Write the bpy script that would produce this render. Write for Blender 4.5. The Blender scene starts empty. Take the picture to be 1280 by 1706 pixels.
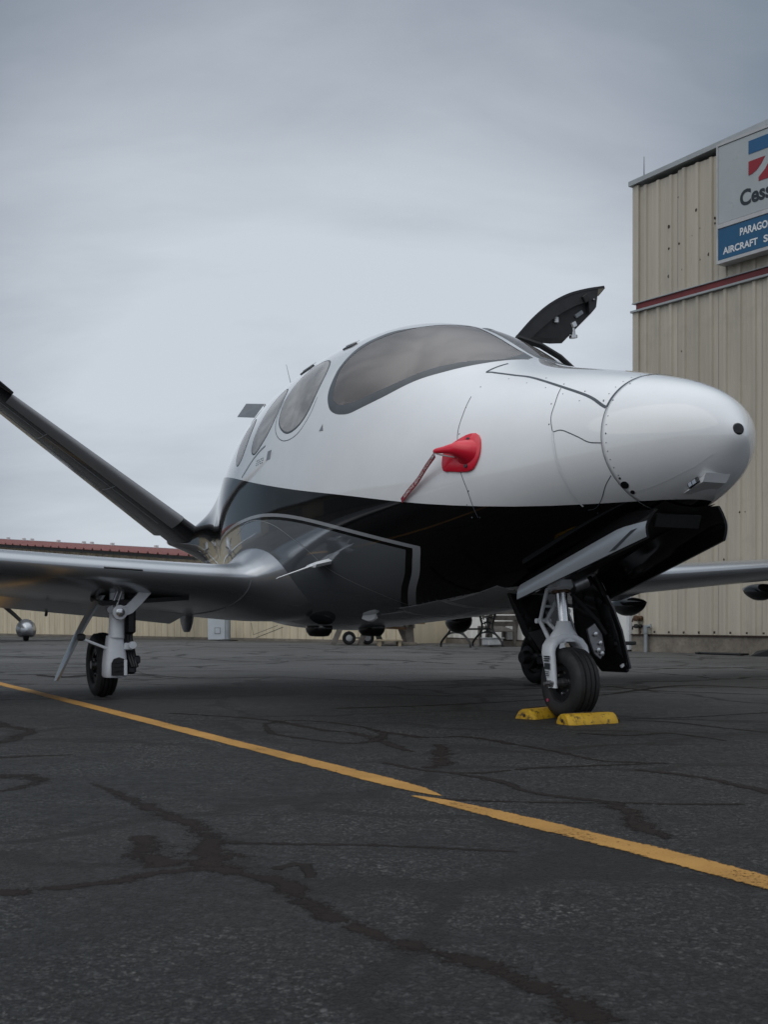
import bpy, math, random
import numpy as np
from mathutils import Vector, Matrix
R = math.radians
PI = math.pi
random.seed(7)
rng = np.random.default_rng(11)
SC = bpy.context.scene
COL = SC.collection

# ------------------------------------------------------------------ camera
cam_d = bpy.data.cameras.new('camera')
cam = bpy.data.objects.new('camera', cam_d)
COL.objects.link(cam)
cam.location = (0, 0, .56)
cam.rotation_euler = (R(90), 0, 0)
cam_d.sensor_fit = 'HORIZONTAL'
cam_d.sensor_width = 24.0
cam_d.lens = 37.97
cam_d.shift_y = 177/1280
cam_d.clip_start = .05
cam_d.clip_end = 5000
cam_d.dof.use_dof = True
cam_d.dof.focus_distance = 7.0
cam_d.dof.aperture_fstop = 11
SC.camera = cam

# ------------------------------------------------------------------ sky, sun
SUN_EL, SUN_AZ = R(44), R(218)      # azimuth measured from +Y towards +X
world = bpy.data.worlds.new('World')
SC.world = world
world.use_nodes = True
nt = world.node_tree
for n in list(nt.nodes):
    nt.nodes.remove(n)
def wn(t, **k):
    n = nt.nodes.new(t)
    for a, b in k.items():
        setattr(n, a, b)
    return n
W_out = wn('ShaderNodeOutputWorld')
W_bg = wn('ShaderNodeBackground'); W_bg.inputs['Strength'].default_value = .1
W_sky = wn('ShaderNodeTexSky', sky_type='NISHITA', sun_disc=False)
W_sky.sun_elevation = SUN_EL; W_sky.sun_rotation = SUN_AZ
W_co = wn('ShaderNodeTexCoord')
W_sep = wn('ShaderNodeSeparateXYZ')
nt.links.new(W_co.outputs['Generated'], W_sep.inputs[0])
# flat cloud layer: direction projected on a high plane so that streaks flatten to the horizon
def wm(op, a, b=None, c=None, clamp=False):
    n = wn('ShaderNodeMath', operation=op, use_clamp=clamp)
    for i, v in enumerate((a, b, c)):
        if v is None: continue
        if isinstance(v, (int, float)): n.inputs[i].default_value = v
        else: nt.links.new(v, n.inputs[i])
    return n.outputs[0]
zz = wm('MAXIMUM', W_sep.outputs[2], 0.0)
den = wm('ADD', zz, .42)
cx = wm('DIVIDE', W_sep.outputs[0], den); cy = wm('DIVIDE', W_sep.outputs[1], den)
W_cmb = wn('ShaderNodeCombineXYZ')
nt.links.new(cx, W_cmb.inputs[0]); nt.links.new(cy, W_cmb.inputs[1])
def wnoise(scale, detail, rough, dist, off, stretch=(1, 1, 1)):
    mp = wn('ShaderNodeMapping'); mp.inputs['Location'].default_value = off; mp.inputs['Scale'].default_value = stretch
    mp.inputs['Rotation'].default_value = (0, 0, R(-18))
    nt.links.new(W_cmb.outputs[0], mp.inputs[0])
    n = wn('ShaderNodeTexNoise'); n.inputs['Scale'].default_value = scale; n.inputs['Detail'].default_value = detail
    n.inputs['Roughness'].default_value = rough; n.inputs['Distortion'].default_value = dist
    nt.links.new(mp.outputs[0], n.inputs['Vector'])
    return n.outputs['Fac']
nA = wnoise(.9, 3, .5, .2, (3.1, 1.7, 0))
nB = wnoise(2.1, 6, .55, .5, (9.3, 4.1, 0), (.7, 1.35, 1))
nC = wnoise(6.0, 5, .6, .4, (1.3, 8.1, 0), (.65, 1.4, 1))
mix1 = wm('ADD', wm('MULTIPLY', nA, .50), wm('ADD', wm('MULTIPLY', nB, .38), wm('MULTIPLY', nC, .12)))
# the thin bright part of the overcast, up and ahead
W_dot = wn('ShaderNodeVectorMath', operation='DOT_PRODUCT')
nt.links.new(W_co.outputs['Generated'], W_dot.inputs[0])
gd = Vector((-.04, 1, .21)).normalized()
W_dot.inputs[1].default_value = gd
W_gl = wn('ShaderNodeMapRange', interpolation_type='SMOOTHSTEP')
W_gl.inputs['From Min'].default_value = .905; W_gl.inputs['From Max'].default_value = .995
nt.links.new(W_dot.outputs['Value'], W_gl.inputs['Value'])
W_hi = wn('ShaderNodeMapRange', interpolation_type='SMOOTHSTEP')
W_hi.inputs['From Min'].default_value = .24; W_hi.inputs['From Max'].default_value = .46
W_hi.inputs['To Min'].default_value = 1.0; W_hi.inputs['To Max'].default_value = .62
nt.links.new(W_sep.outputs[2], W_hi.inputs['Value'])
W_bk = wn('ShaderNodeMapRange', interpolation_type='SMOOTHSTEP')
W_bk.inputs['From Min'].default_value = .75; W_bk.inputs['From Max'].default_value = -.1
W_bk.inputs['To Min'].default_value = 0.0; W_bk.inputs['To Max'].default_value = .62
nt.links.new(W_sep.outputs[1], W_bk.inputs['Value'])
fac = wm('ADD', wm('ADD', W_bk.outputs[0], wm('MULTIPLY', wm('SUBTRACT', mix1, .5), 1.9)), wm('ADD', wm('MULTIPLY', wm('MULTIPLY', W_gl.outputs[0], W_hi.outputs[0]), .98), .04))
W_rp = wn('ShaderNodeValToRGB')
els = W_rp.color_ramp.elements
els[0].position = 0.0; els[0].color = (.155, .20, .25, 1)
els[1].position = 1.0; els[1].color = (.60, .65, .715, 1)
e = els.new(.35); e.color = (.275, .315, .375, 1)
e = els.new(.7); e.color = (.45, .492, .555, 1)
nt.links.new(fac, W_rp.inputs[0])
# overcast: the zenith, above the picture, is brighter than the horizon
W_zen = wn('ShaderNodeMapRange', interpolation_type='SMOOTHSTEP')
W_zen.inputs['From Min'].default_value = .50; W_zen.inputs['From Max'].default_value = .95
W_zen.inputs['To Min'].default_value = 0.0; W_zen.inputs['To Max'].default_value = 1.0
nt.links.new(W_sep.outputs[2], W_zen.inputs['Value'])
W_top = wn('ShaderNodeMix', data_type='RGBA')
nt.links.new(W_zen.outputs[0], W_top.inputs[0]); nt.links.new(W_rp.outputs[0], W_top.inputs[6])
W_top.inputs[7].default_value = (1.08, 1.14, 1.21, 1)
W_mul = wn('ShaderNodeVectorMath', operation='SCALE')
nt.links.new(W_top.outputs[2], W_mul.inputs[0])
W_mul.inputs['Scale'].default_value = 10.0
W_mix = wn('ShaderNodeMix', data_type='RGBA'); W_mix.inputs[0].default_value = .96
nt.links.new(W_sky.outputs[0], W_mix.inputs[6]); nt.links.new(W_mul.outputs[0], W_mix.inputs[7])
nt.links.new(W_mix.outputs[2], W_bg.inputs['Color'])
nt.links.new(W_bg.outputs[0], W_out.inputs['Surface'])

sun_d = bpy.data.lights.new('sun', 'SUN')
sun_d.energy = .66; sun_d.angle = R(70); sun_d.color = (1, .96, .90)
sun = bpy.data.objects.new('sun', sun_d); COL.objects.link(sun)
sdir = Vector((math.sin(SUN_AZ)*math.cos(SUN_EL), math.cos(SUN_AZ)*math.cos(SUN_EL), math.sin(SUN_EL)))
sun.rotation_euler = sdir.to_track_quat('Z', 'Y').to_euler()
sun.location = sdir*50

SC.view_settings.view_transform = 'Standard'
SC.view_settings.look = 'None'
SC.view_settings.exposure = 0
SC.view_settings.gamma = 1
SC.view_settings.use_curve_mapping = False

# ------------------------------------------------------------------ materials
class NT:
    """small helper round a material node tree"""
    def __init__(s, name):
        s.m = bpy.data.materials.new(name); s.m.use_nodes = True
        s.t = s.m.node_tree
        s.b = s.t.nodes['Principled BSDF']
        s.out = s.t.nodes['Material Output']
        s._tc = None
    def n(s, t, **k):
        x = s.t.nodes.new(t)
        for a, b in k.items(): setattr(x, a, b)
        return x
    def l(s, a, b): s.t.links.new(a, b)
    def co(s, kind='Object'):
        if s._tc is None: s._tc = s.n('ShaderNodeTexCoord')
        return s._tc.outputs[kind]
    def math(s, op, *v, clamp=False):
        x = s.n('ShaderNodeMath', operation=op, use_clamp=clamp)
        for i, q in enumerate(v):
            if isinstance(q, (int, float)): x.inputs[i].default_value = q
            else: s.l(q, x.inputs[i])
        return x.outputs[0]
    def noise(s, scale, detail=4, rough=.55, dist=0, vec=None, stretch=None, off=(0, 0, 0), dim='3D'):
        v = vec or s.co()
        if stretch or off != (0, 0, 0):
            mp = s.n('ShaderNodeMapping'); mp.inputs['Scale'].default_value = stretch or (1, 1, 1); mp.inputs['Location'].default_value = off
            s.l(v, mp.inputs[0]); v = mp.outputs[0]
        x = s.n('ShaderNodeTexNoise', noise_dimensions=dim)
        x.inputs['Scale'].default_value = scale; x.inputs['Detail'].default_value = detail
        x.inputs['Roughness'].default_value = rough; x.inputs['Distortion'].default_value = dist
        s.l(v, x.inputs['Vector'])
        return x.outputs['Fac']
    def ramp(s, f, *stops):
        x = s.n('ShaderNodeValToRGB'); e = x.color_ramp.elements
        while len(e) < len(stops): e.new(.5)
        for i, (p, c) in enumerate(stops):
            e[i].position = p; e[i].color = (c, c, c, 1) if isinstance(c, (int, float)) else (*c, 1)
        s.l(f, x.inputs[0]); return x.outputs[0]
    def rng(s, f, a, b, c, d, smooth=False):
        x = s.n('ShaderNodeMapRange')
        if smooth: x.interpolation_type = 'SMOOTHSTEP'
        for i, q in enumerate((a, b, c, d)): x.inputs[i+1].default_value = q
        s.l(f, x.inputs[0]); return x.outputs[0]
    def mix(s, f, a, b, bt='MIX'):
        x = s.n('ShaderNodeMix', data_type='RGBA', blend_type=bt)
        for i, q in ((0, f), (6, a), (7, b)):
            if isinstance(q, (int, float)): x.inputs[i].default_value = q
            elif isinstance(q, tuple): x.inputs[i].default_value = (*q, 1)
            else: s.l(q, x.inputs[i])
        return x.outputs[2]
    def set(s, **k):
        for a, v in k.items():
            i = s.b.inputs[a.replace('_', ' ')]
            if hasattr(v, 'links') or hasattr(v, 'is_linked'): s.l(v, i)
            elif isinstance(v, tuple) and len(v) == 3: i.default_value = (*v, 1)
            else: i.default_value = v
        return s
    def bump(s, h, strength, dist=.01, prev=None):
        x = s.n('ShaderNodeBump'); x.inputs['Strength'].default_value = strength; x.inputs['Distance'].default_value = dist
        s.l(h, x.inputs['Height'])
        if prev: s.l(prev, x.inputs['Normal'])
        s.l(x.outputs[0], s.b.inputs['Normal']); return x.outputs[0]

def simple(name, col, rough=.5, metal=0., var=.12, scale=6., bump=0., bscale=60, coat=0., spec=None):
    k = NT(name)
    f = k.noise(scale, 5, .6)
    lo = tuple(c*(1-var) for c in col); hi = tuple(min(1, c*(1+var)) for c in col)
    k.set(Base_Color=k.ramp(f, (.3, lo), (.7, hi)), Metallic=metal, Coat_Weight=coat)
    k.set(Roughness=k.rng(k.noise(scale*2.3, 4, .6, off=(3, 1, 2)), .3, .7, max(0, rough*.85), min(1, rough*1.15)))
    if spec is not None: k.set(Specular_IOR_Level=spec)
    if bump: k.bump(k.noise(bscale, 4, .6), bump, .004)
    return k.m

M = {}
M['black_gloss'] = simple('black_gloss', (.008, .008, .009), .10)
M['black_matte'] = simple('black_matte', (.012, .012, .013), .55)
M['dark_inner'] = simple('dark_inner', (.022, .023, .025), .6)
M['seam'] = simple('seam', (.06, .075, .09), .6)
M['seam_light'] = simple('seam_light', (.30, .32, .34), .6)
M['sealant'] = simple('sealant', (.085, .095, .105), .45)
M['white_part'] = simple('white_part', (.72, .74, .76), .25, var=.04)
M['strut_white'] = simple('strut_white', (.68, .71, .75), .35, var=.08, scale=12)
M['silver'] = simple('silver', (.62, .63, .64), .22, 1.0, var=.1, scale=20)
M['steel'] = simple('steel', (.30, .30, .31), .35, .9, var=.2, scale=30)
M['tyre'] = simple('tyre', (.014, .014, .015), .62, var=.3, scale=18, bump=.15, bscale=90)
M['rim'] = simple('rim', (.02, .021, .023), .3, .4)
M['red_cover'] = simple('red_cover', (.72, .010, .035), .32, var=.1, coat=.3)
M['red_fabric'] = simple('red_fabric', (.22, .012, .024), .8, var=.3, scale=80)
M['white_print'] = simple('white_print', (.5, .42, .42), .7)
M['hose'] = simple('hose', (.010, .011, .014), .45)
M['amber'] = simple('amber', (.25, .12, .02), .4)
M['magenta'] = simple('magenta', (.45, .05, .12), .5)
M['decal_dark'] = simple('decal_dark', (.03, .035, .04), .4)
M['decal_grey'] = simple('decal_grey', (.20, .22, .24), .4)
M['cast_iron'] = simple('cast_iron', (.012, .013, .013), .55)
M['old_wood'] = simple('old_wood', (.16, .145, .13), .8, var=.35, scale=9, bump=.3)
M['warm_wood'] = simple('warm_wood', (.17, .10, .055), .75, var=.3, scale=9)
M['tan_wood'] = simple('tan_wood', (.30, .25, .17), .8, var=.25, scale=9)
M['roof_grey'] = simple('roof_grey', (.22, .23, .235), .6, var=.12, scale=3)
M['post_white'] = simple('post_white', (.62, .64, .65), .5)
M['cabinet'] = simple('cabinet', (.55, .60, .64), .45, var=.06)
M['red_trim'] = simple('red_trim', (.16, .022, .024), .5, var=.2, scale=3)
M['fascia'] = simple('fascia', (.34, .37, .38), .45, var=.1, scale=4)
M['galv'] = simple('galv', (.33, .36, .38), .4, .4, var=.15)
M['brass'] = simple('brass', (.10, .055, .03), .5, .4, var=.4, scale=50)
M['rust'] = simple('rust', (.035, .02, .014), .8, var=.5, scale=60)
M['sign_blue'] = simple('sign_blue', (.006, .085, .19), .35, var=.08, scale=2)
M['logo_blue'] = simple('logo_blue', (.006, .09, .22), .35, var=.05)
M['logo_red'] = simple('logo_red', (.26, .006, .016), .35, var=.05)
M['letter_dark'] = simple('letter_dark', (.010, .018, .028), .4)
M['letter_white'] = simple('letter_white', (.70, .72, .73), .45)
M['sign_face'] = simple('sign_face', (.38, .42, .43), .30, var=.08, scale=1.3)
M['sign_frame'] = simple('sign_frame', (.45, .46, .47), .4)
M['tug_red'] = simple('tug_red', (.16, .018, .012), .5)
M['lens'] = simple('lens', (.35, .37, .40), .06, .8)
M['brake'] = simple('brake', (.05, .05, .055), .4, .7, var=.4, scale=40)
M['boot'] = simple('boot', (.17, .175, .185), .4, .2, var=.06)

# paint with the faint waviness and dust of a real skin
def paint(name, col, rough, metal=0., coat=0.):
    k = NT(name)
    d = k.noise(2.2, 6, .65)
    k.set(Base_Color=k.ramp(d, (.3, tuple(c*.94 for c in col)), (.7, tuple(min(1, c*1.03) for c in col))), Metallic=metal, Coat_Weight=coat, Coat_Roughness=.04)
    k.set(Roughness=k.rng(k.noise(5, 6, .7, off=(4, 2, 1)), .35, .75, rough*.92, rough*1.1))
    k.bump(k.noise(1.6, 2, .5), .04, .05)
    return k.m
M['grey_paint'] = paint('grey_paint', (.44, .46, .485), .24, .68, .1)
M['tail_paint'] = paint('tail_paint', (.007, .0075, .009), .16, .0, .0)
M['tail_paint'].node_tree.nodes['Principled BSDF'].inputs['Specular IOR Level'].default_value = .3
M['door_band'] = paint('door_band', (.30, .33, .36), .25, .2, .4)
M['white_paint'] = paint('white_paint', (.75, .775, .80), .11, 0, .5)
M['belly_paint'] = paint('belly_paint', (.36, .38, .40), .22, .1, .3)

def glass(name, tint, haze, hcol):
    k = NT(name); t = k.t
    t.nodes.remove(k.b)
    tr = k.n('ShaderNodeBsdfTransparent'); tr.inputs[0].default_value = (*tint, 1)
    df = k.n('ShaderNodeBsdfDiffuse'); f = k.noise(1.7, 5, .6, .6, stretch=(1, 1, 1.6))
    k.l(k.ramp(f, (.36, tuple(c*.62 for c in hcol)), (.64, tuple(min(1, c*1.22) for c in hcol))), df.inputs[0])  # mottled diffuse veil: reflections and cabin tones put into the glass colour
    m1 = k.n('ShaderNodeMixShader'); m1.inputs[0].default_value = haze; k.l(tr.outputs[0], m1.inputs[1]); k.l(df.outputs[0], m1.inputs[2])
    gl = k.n('ShaderNodeBsdfGlossy'); gl.inputs['Roughness'].default_value = .02
    fr = k.n('ShaderNodeFresnel'); fr.inputs[0].default_value = 1.55
    m2 = k.n('ShaderNodeMixShader'); k.l(fr.outputs[0], m2.inputs[0]); k.l(m1.outputs[0], m2.inputs[1]); k.l(gl.outputs[0], m2.inputs[2])
    k.l(m2.outputs[0], k.out.inputs['Surface'])
    return k.m
M['windshield_glass'] = glass('windshield_glass', (.88, .85, .83), .32, (.58, .53, .505))
M['window_glass'] = glass('window_glass', (.92, .91, .90), .50, (.80, .785, .77))
M['leather'] = simple('leather', (.12, .088, .066), .5, var=.1)
M['dash'] = simple('dash', (.03, .03, .032), .7)
M['carpet'] = simple('carpet', (.10, .095, .09), .9)

# ---- fuselage livery: white over black, a grey panel edged silver and black
def fcurve(k, val, pts, x0, x1, y0, y1, sm=.3):
    t = k.math('DIVIDE', k.math('SUBTRACT', val, x0), x1-x0)
    c = k.n('ShaderNodeFloatCurve'); cm = c.mapping; cu = cm.curves[0]
    pts = sorted(pts)
    px_, py_ = [p[0] for p in pts], [p[1] for p in pts]
    xs = np.linspace(x0, x1, 1200); dx = xs[1]-xs[0]; ys = np.interp(xs, px_, py_)
    kk = np.exp(-.5*(np.arange(-150, 151)*dx/sm)**2); kk /= kk.sum()
    ys = np.convolve(np.r_[np.full(150, ys[0]), ys, np.full(150, ys[-1])], kk, 'valid')
    xg = np.unique(np.r_[x0, np.linspace(px_[0], px_[-1], 46), x1]); yg = np.interp(xg, xs, ys)
    q = [((x-x0)/(x1-x0), (y-y0)/(y1-y0)) for x, y in zip(xg, yg)]
    while len(cu.points) < len(q): cu.points.new(.5, .5)
    for p, (x, y) in zip(cu.points, q):
        p.location = (x, y); p.handle_type = 'VECTOR'
    cm.update()
    k.l(t, c.inputs['Value'])
    return k.math('ADD', k.math('MULTIPLY', c.outputs[0], y1-y0), y0)
def livery():
    k = NT('fuselage_livery')
    sp = k.n('ShaderNodeSeparateXYZ'); k.l(k.co(), sp.inputs[0])
    a, b, z = sp.outputs
    zb = fcurve(k, a, [(1.05, 1.134), (.903, 1.127), (.666, 1.12), (.346, 1.124), (.084, 1.147), (-.517, 1.213), (-.994, 1.297), (-1.605, 1.374), (-2.087, 1.448), (-3.62, 1.689), (-7.6, 2.1)], -8, 2, 0, 2.5)
    white = k.math('GREATER_THAN', z, zb)
    g = fcurve(k, a, [(-5, 1.12), (-4, 1.235), (-3.366, 1.284), (-2.598, 1.306), (-2.274, 1.295), (-1.934, 1.262), (-1.481, 1.191), (-.959, 1.076), (-.632, 1.006), (-.467, .965), (0, .86), (1, .6)], -8, 2, 0, 2.5)
    e = fcurve(k, z, [(1.1, -.44), (.963, -.467), (.82, -.637), (.67, -.959), (.58, -1.25), (.45, -1.7)], 0, 2, -3, 0, .03)
    d1 = k.math('DIVIDE', k.math('SUBTRACT', g, z), .043)
    d2 = k.math('DIVIDE', k.math('SUBTRACT', e, a), .125)
    d = k.math('MINIMUM', d1, d2)
    silver = k.math('MULTIPLY', k.math('GREATER_THAN', d, 0), k.math('LESS_THAN', d, .52))
    grey = k.math('GREATER_THAN', d, 1.0)
    bl = fcurve(k, a, [(.2, .80), (-.204, .748), (-.699, .679), (-1.165, .623), (-1.8, .56), (-2.4, .50)], -8, 2, 0, 2.5)
    belly = k.math('MULTIPLY', k.math('LESS_THAN', z, bl), k.math('LESS_THAN', a, .06))
    dirt = k.noise(2.4, 6, .65)
    wcol = k.ramp(dirt, (.3, (.765, .785, .80)), (.7, (.82, .84, .855)))
    c = k.mix(grey, (.0045, .0045, .005), (.25, .27, .295))
    c = k.mix(silver, c, (.30, .315, .335))
    bd = k.noise(7, 6, .7, stretch=(.5, 2, 1))
    c = k.mix(belly, c, k.ramp(bd, (.32, (.36, .37, .38)), (.62, (.62, .64, .66))))
    c = k.mix(white, c, wcol)
    met = k.math('MULTIPLY', grey, .6)
    ro = k.rng(k.noise(5, 6, .7, off=(4, 2, 1)), .35, .75, .03, .08)
    k.set(Base_Color=c, Metallic=met, Roughness=k.math('ADD', ro, k.math('MULTIPLY', belly, .15)), Coat_Weight=k.math('MULTIPLY', white, .6), Coat_Roughness=.03, Specular_IOR_Level=k.math('ADD', .22, k.math('MULTIPLY', white, .28)))
    k.bump(k.noise(1.3, 2, .5), .04, .05)
    return k.m
M['livery'] = livery()

def chock_mat():
    k = NT('chock_yellow')
    f = k.noise(9, 6, .7); s = k.noise(30, 5, .7, off=(2, 5, 1))
    c = k.ramp(f, (.3, (.42, .23, .008)), (.7, (.62, .38, .02)))
    c = k.mix(k.rng(s, .52, .62, 0, .9), c, (.05, .035, .02))
    k.set(Base_Color=c, Roughness=.6); k.bump(s, .3, .01)
    return k.m
M['chock'] = chock_mat()

def siding(name, col, streak=.18):
    k = NT(name)
    f = k.noise(1.0, 6, .6, stretch=(4, 4, .35), vec=k.co('Object'))
    oi = k.n('ShaderNodeObjectInfo')
    f2 = k.noise(2.5, 5, .6, off=(7, 3, 1))
    c = k.ramp(f, (.32, tuple(x*(1-streak) for x in col)), (.68, tuple(x*(1+streak*.5) for x in col)))
    c = k.mix(k.rng(f2, .55, .75, 0, .35), c, tuple(x*.6 for x in col))
    c = k.mix(k.math('MULTIPLY', oi.outputs['Random'], .28), c, tuple(x*.7 for x in col))
    k.set(Base_Color=c, Roughness=.5)
    k.bump(k.noise(2.0, 3, .5), .1, .03)
    return k.m
M['siding'] = siding('siding_beige', (.52, .475, .39))
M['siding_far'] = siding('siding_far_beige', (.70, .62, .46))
M['siding_white'] = siding('siding_white', (.82, .815, .78), .10)
M['roof_red'] = siding('roof_red', (.30, .12, .11), .15)

def concrete():
    k = NT('concrete_base')
    f = k.noise(3, 8, .7); g = k.noise(14, 6, .7, off=(1, 2, 3))
    c = k.ramp(f, (.3, (.13, .115, .095)), (.7, (.27, .24, .20)))
    c = k.mix(k.rng(g, .5, .72, 0, .6), c, (.09, .075, .06))
    k.set(Base_Color=c, Roughness=.9); k.bump(g, .5, .02)
    return k.m
M['concrete'] = concrete()

def asphalt():
    k = NT('asphalt')
    co = k.co('Object')
    big = k.noise(.16, 5, .6); mid = k.noise(1.1, 6, .65, .3, off=(4, 7, 0)); fine = k.noise(14, 5, .7)
    grit = k.noise(75, 3, .7); grit2 = k.noise(160, 2, .6, off=(3, 3, 0))
    v = k.math('ADD', k.math('MULTIPLY', big, .45), k.math('ADD', k.math('MULTIPLY', mid, .35), k.math('MULTIPLY', fine, .20)))
    c = k.ramp(v, (.34, (.016, .0162, .0170)), (.52, (.030, .0303, .0315)), (.66, (.054, .0545, .0565)))
    wp = k.n('ShaderNodeVectorMath', operation='MULTIPLY_ADD'); nz = k.n('ShaderNodeTexNoise'); nz.inputs['Scale'].default_value = 60; nz.inputs['Detail'].default_value = 3; k.l(co, nz.inputs['Vector'])
    k.l(nz.outputs['Color'], wp.inputs[0]); wp.inputs[1].default_value = (.012,)*3; k.l(co, wp.inputs[2])
    def stones(scale):
        a = k.n('ShaderNodeTexVoronoi', feature='F1'); a.inputs['Scale'].default_value = scale; k.l(wp.outputs[0], a.inputs['Vector'])
        b = k.n('ShaderNodeTexVoronoi', feature='DISTANCE_TO_EDGE'); b.inputs['Scale'].default_value = scale; k.l(wp.outputs[0], b.inputs['Vector'])
        sc_ = k.n('ShaderNodeSeparateColor'); k.l(a.outputs['Color'], sc_.inputs[0])
        return sc_.outputs[0], sc_.outputs[1], k.rng(b.outputs['Distance'], .02, .22, 0, 1)
    s1, p1, e1 = stones(66); s2, p2, e2 = stones(140)
    tone = k.math('ADD', k.math('MULTIPLY', s1, .6), k.math('MULTIPLY', s2, .4))
    c = k.mix(1.0, c, k.ramp(tone, (.12, .28), (.5, .85), (.88, 2.1)), 'MULTIPLY')
    c = k.mix(1.0, c, k.ramp(k.noise(19, 5, .75, .5, off=(8, 3, 0)), (.32, .42), (.5, .95), (.66, 1.7)), 'MULTIPLY')
    c = k.mix(k.math('MULTIPLY', k.math('SUBTRACT', 1.0, e1), .65), c, (.008, .008, .0085))
    # exposed pale stones, gathered in worn patches
    wear = k.noise(1.7, 5, .7, .6, off=(12, 5, 0)); chip = k.noise(55, 4, .75, .5, off=(6, 2, 0)); chip2 = k.noise(120, 3, .7, .4, off=(1, 9, 0))
    st = k.math('MULTIPLY', k.rng(k.math('ADD', k.math('MULTIPLY', chip, .55), k.math('MULTIPLY', chip2, .45)), .53, .585, 0, 1), k.rng(wear, .40, .64, .12, 1))
    c = k.mix(k.math('MULTIPLY', st, .9), c, (.34, .33, .315))
    pit = k.rng(k.math('ADD', k.math('MULTIPLY', k.noise(40, 4, .75, .6, off=(2, 14, 0)), .6), k.math('MULTIPLY', grit2, .4)), .46, .38, 0, 1)
    c = k.mix(k.math('MULTIPLY', pit, .85), c, (.006, .006, .006))
    # brownish weathering and the fine crack web of old asphalt
    br = k.noise(.7, 6, .65, .5, off=(31, 8, 0))
    c = k.mix(k.rng(br, .52, .72, 0, .5), c, (.045, .036, .030))
    # older pavement beyond the parking row, grazing sky sheen painted into its paler colour
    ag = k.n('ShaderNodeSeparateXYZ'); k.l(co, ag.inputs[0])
    old_sheen = k.rng(k.math('ADD', ag.outputs[1], k.math('ADD', k.math('MULTIPLY', ag.outputs[0], .12), k.math('MULTIPLY', k.noise(.25, 5, .6, off=(3, 3, 0)), 6.))), 9.5, 16., 0, 1)
    c = k.mix(old_sheen, c, k.ramp(k.noise(.5, 6, .7, .3, stretch=(.6, 1, 1)), (.3, (.11, .108, .106)), (.7, (.27, .266, .26))))
    wv = k.n('ShaderNodeTexNoise'); wv.inputs['Scale'].default_value = 1.3; wv.inputs['Detail'].default_value = 6; k.l(co, wv.inputs['Vector'])
    def cracks(scale, amt, th, seed):
        ad = k.n('ShaderNodeVectorMath', operation='MULTIPLY_ADD'); k.l(wv.outputs['Color'], ad.inputs[0]); ad.inputs[1].default_value = (amt,)*3; k.l(co, ad.inputs[2])
        mp = k.n('ShaderNodeMapping'); mp.inputs['Location'].default_value = seed; k.l(ad.outputs[0], mp.inputs[0])
        x = k.n('ShaderNodeTexVoronoi', feature='DISTANCE_TO_EDGE'); x.inputs['Scale'].default_value = scale; k.l(mp.outputs[0], x.inputs['Vector'])
        return k.rng(x.outputs['Distance'], th*.4, th, 1, 0)
    c1 = k.math('MULTIPLY', cracks(.55, .9, .030, (1, 2, 0)), k.rng(k.noise(.35, 3, .5, off=(5, 9, 0)), .36, .48, 0, 1))
    c2 = k.math('MULTIPLY', cracks(2.2, .35, .020, (7, 1, 0)), k.rng(k.noise(.6, 4, .6, off=(15, 2, 0)), .52, .62, 0, 1))
    ck = k.math('MAXIMUM', c1, k.math('MULTIPLY', c2, .7))
    c = k.mix(k.math('MULTIPLY', ck, .85), c, (.012, .0088, .0075))
    k.set(Base_Color=c, Roughness=k.rng(fine, .3, .7, .55, .8), Specular_IOR_Level=.5)
    h = k.math('ADD', k.math('MULTIPLY', e1, k.rng(p1, 0, 1, .25, .8)), k.math('ADD', k.math('MULTIPLY', grit2, .25), k.math('ADD', k.math('MULTIPLY', e2, .25), k.math('MULTIPLY', st, .2))))
    h = k.math('SUBTRACT', h, k.math('ADD', k.math('MULTIPLY', ck, .8), k.math('MULTIPLY', pit, .6)))
    h = k.math('ADD', h, k.math('MULTIPLY', mid, .6))
    k.bump(h, 1.0, .03)
    return k.m
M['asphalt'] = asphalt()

def edge_worn(name, col, rough, wear_lo, wear_hi, edge=.35, nscale=22, vary=.3, bump=.5, thin=0.):
    """flat coat on asphalt; UV x across 0..1; frays at its edges and lets grit through"""
    k = NT(name)
    uv = k.n('ShaderNodeUVMap'); sp = k.n('ShaderNodeSeparateXYZ'); k.l(uv.outputs[0], sp.inputs[0])
    d = k.math('SUBTRACT', .5, k.math('ABSOLUTE', k.math('SUBTRACT', sp.outputs[0], .5)))   # 0 at edge .5 in the middle
    n = k.noise(nscale, 7, .7); g = k.noise(90, 3, .7, off=(2, 1, 0))
    cov = k.math('ADD', k.rng(d, 0, edge, wear_lo, wear_hi), k.math('ADD', k.math('MULTIPLY', k.math('SUBTRACT', n, .5), 1.7), k.math('MULTIPLY', k.math('SUBTRACT', g, .5), 1.1)))
    if thin: cov = k.math('SUBTRACT', cov, k.rng(k.noise(2.6, 5, .7, .5, off=(5, 5, 0)), .48, .70, 0, thin))
    al = k.rng(cov, .40, .56, 0, 1)
    f = k.noise(3.0, 6, .65, off=(1, 1, 4))
    c = k.ramp(f, (.3, tuple(x*(1-vary) for x in col)), (.7, tuple(x*(1+vary*.6) for x in col)))
    c = k.mix(k.rng(g, .56, .74, 0, .45), c, tuple(x*.35 for x in col))
    k.set(Base_Color=c, Roughness=rough, Alpha=al, Specular_IOR_Level=.2)
    k.bump(k.math('ADD', g, n), bump, .006)
    return k.m
M['line_paint'] = edge_worn('line_paint', (.43, .235, .066), .75, .22, .90, .14, 85, .24, thin=.42)
M['tar'] = edge_worn('tar_sealant', (.0150, .0092, .0076), .8, .04, .64, .46, 12, .4)
M['tar_thin'] = edge_worn('tar_sealant_thin', (.0140, .0092, .0078), .8, .10, .74, .46, 18, .4)

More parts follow.
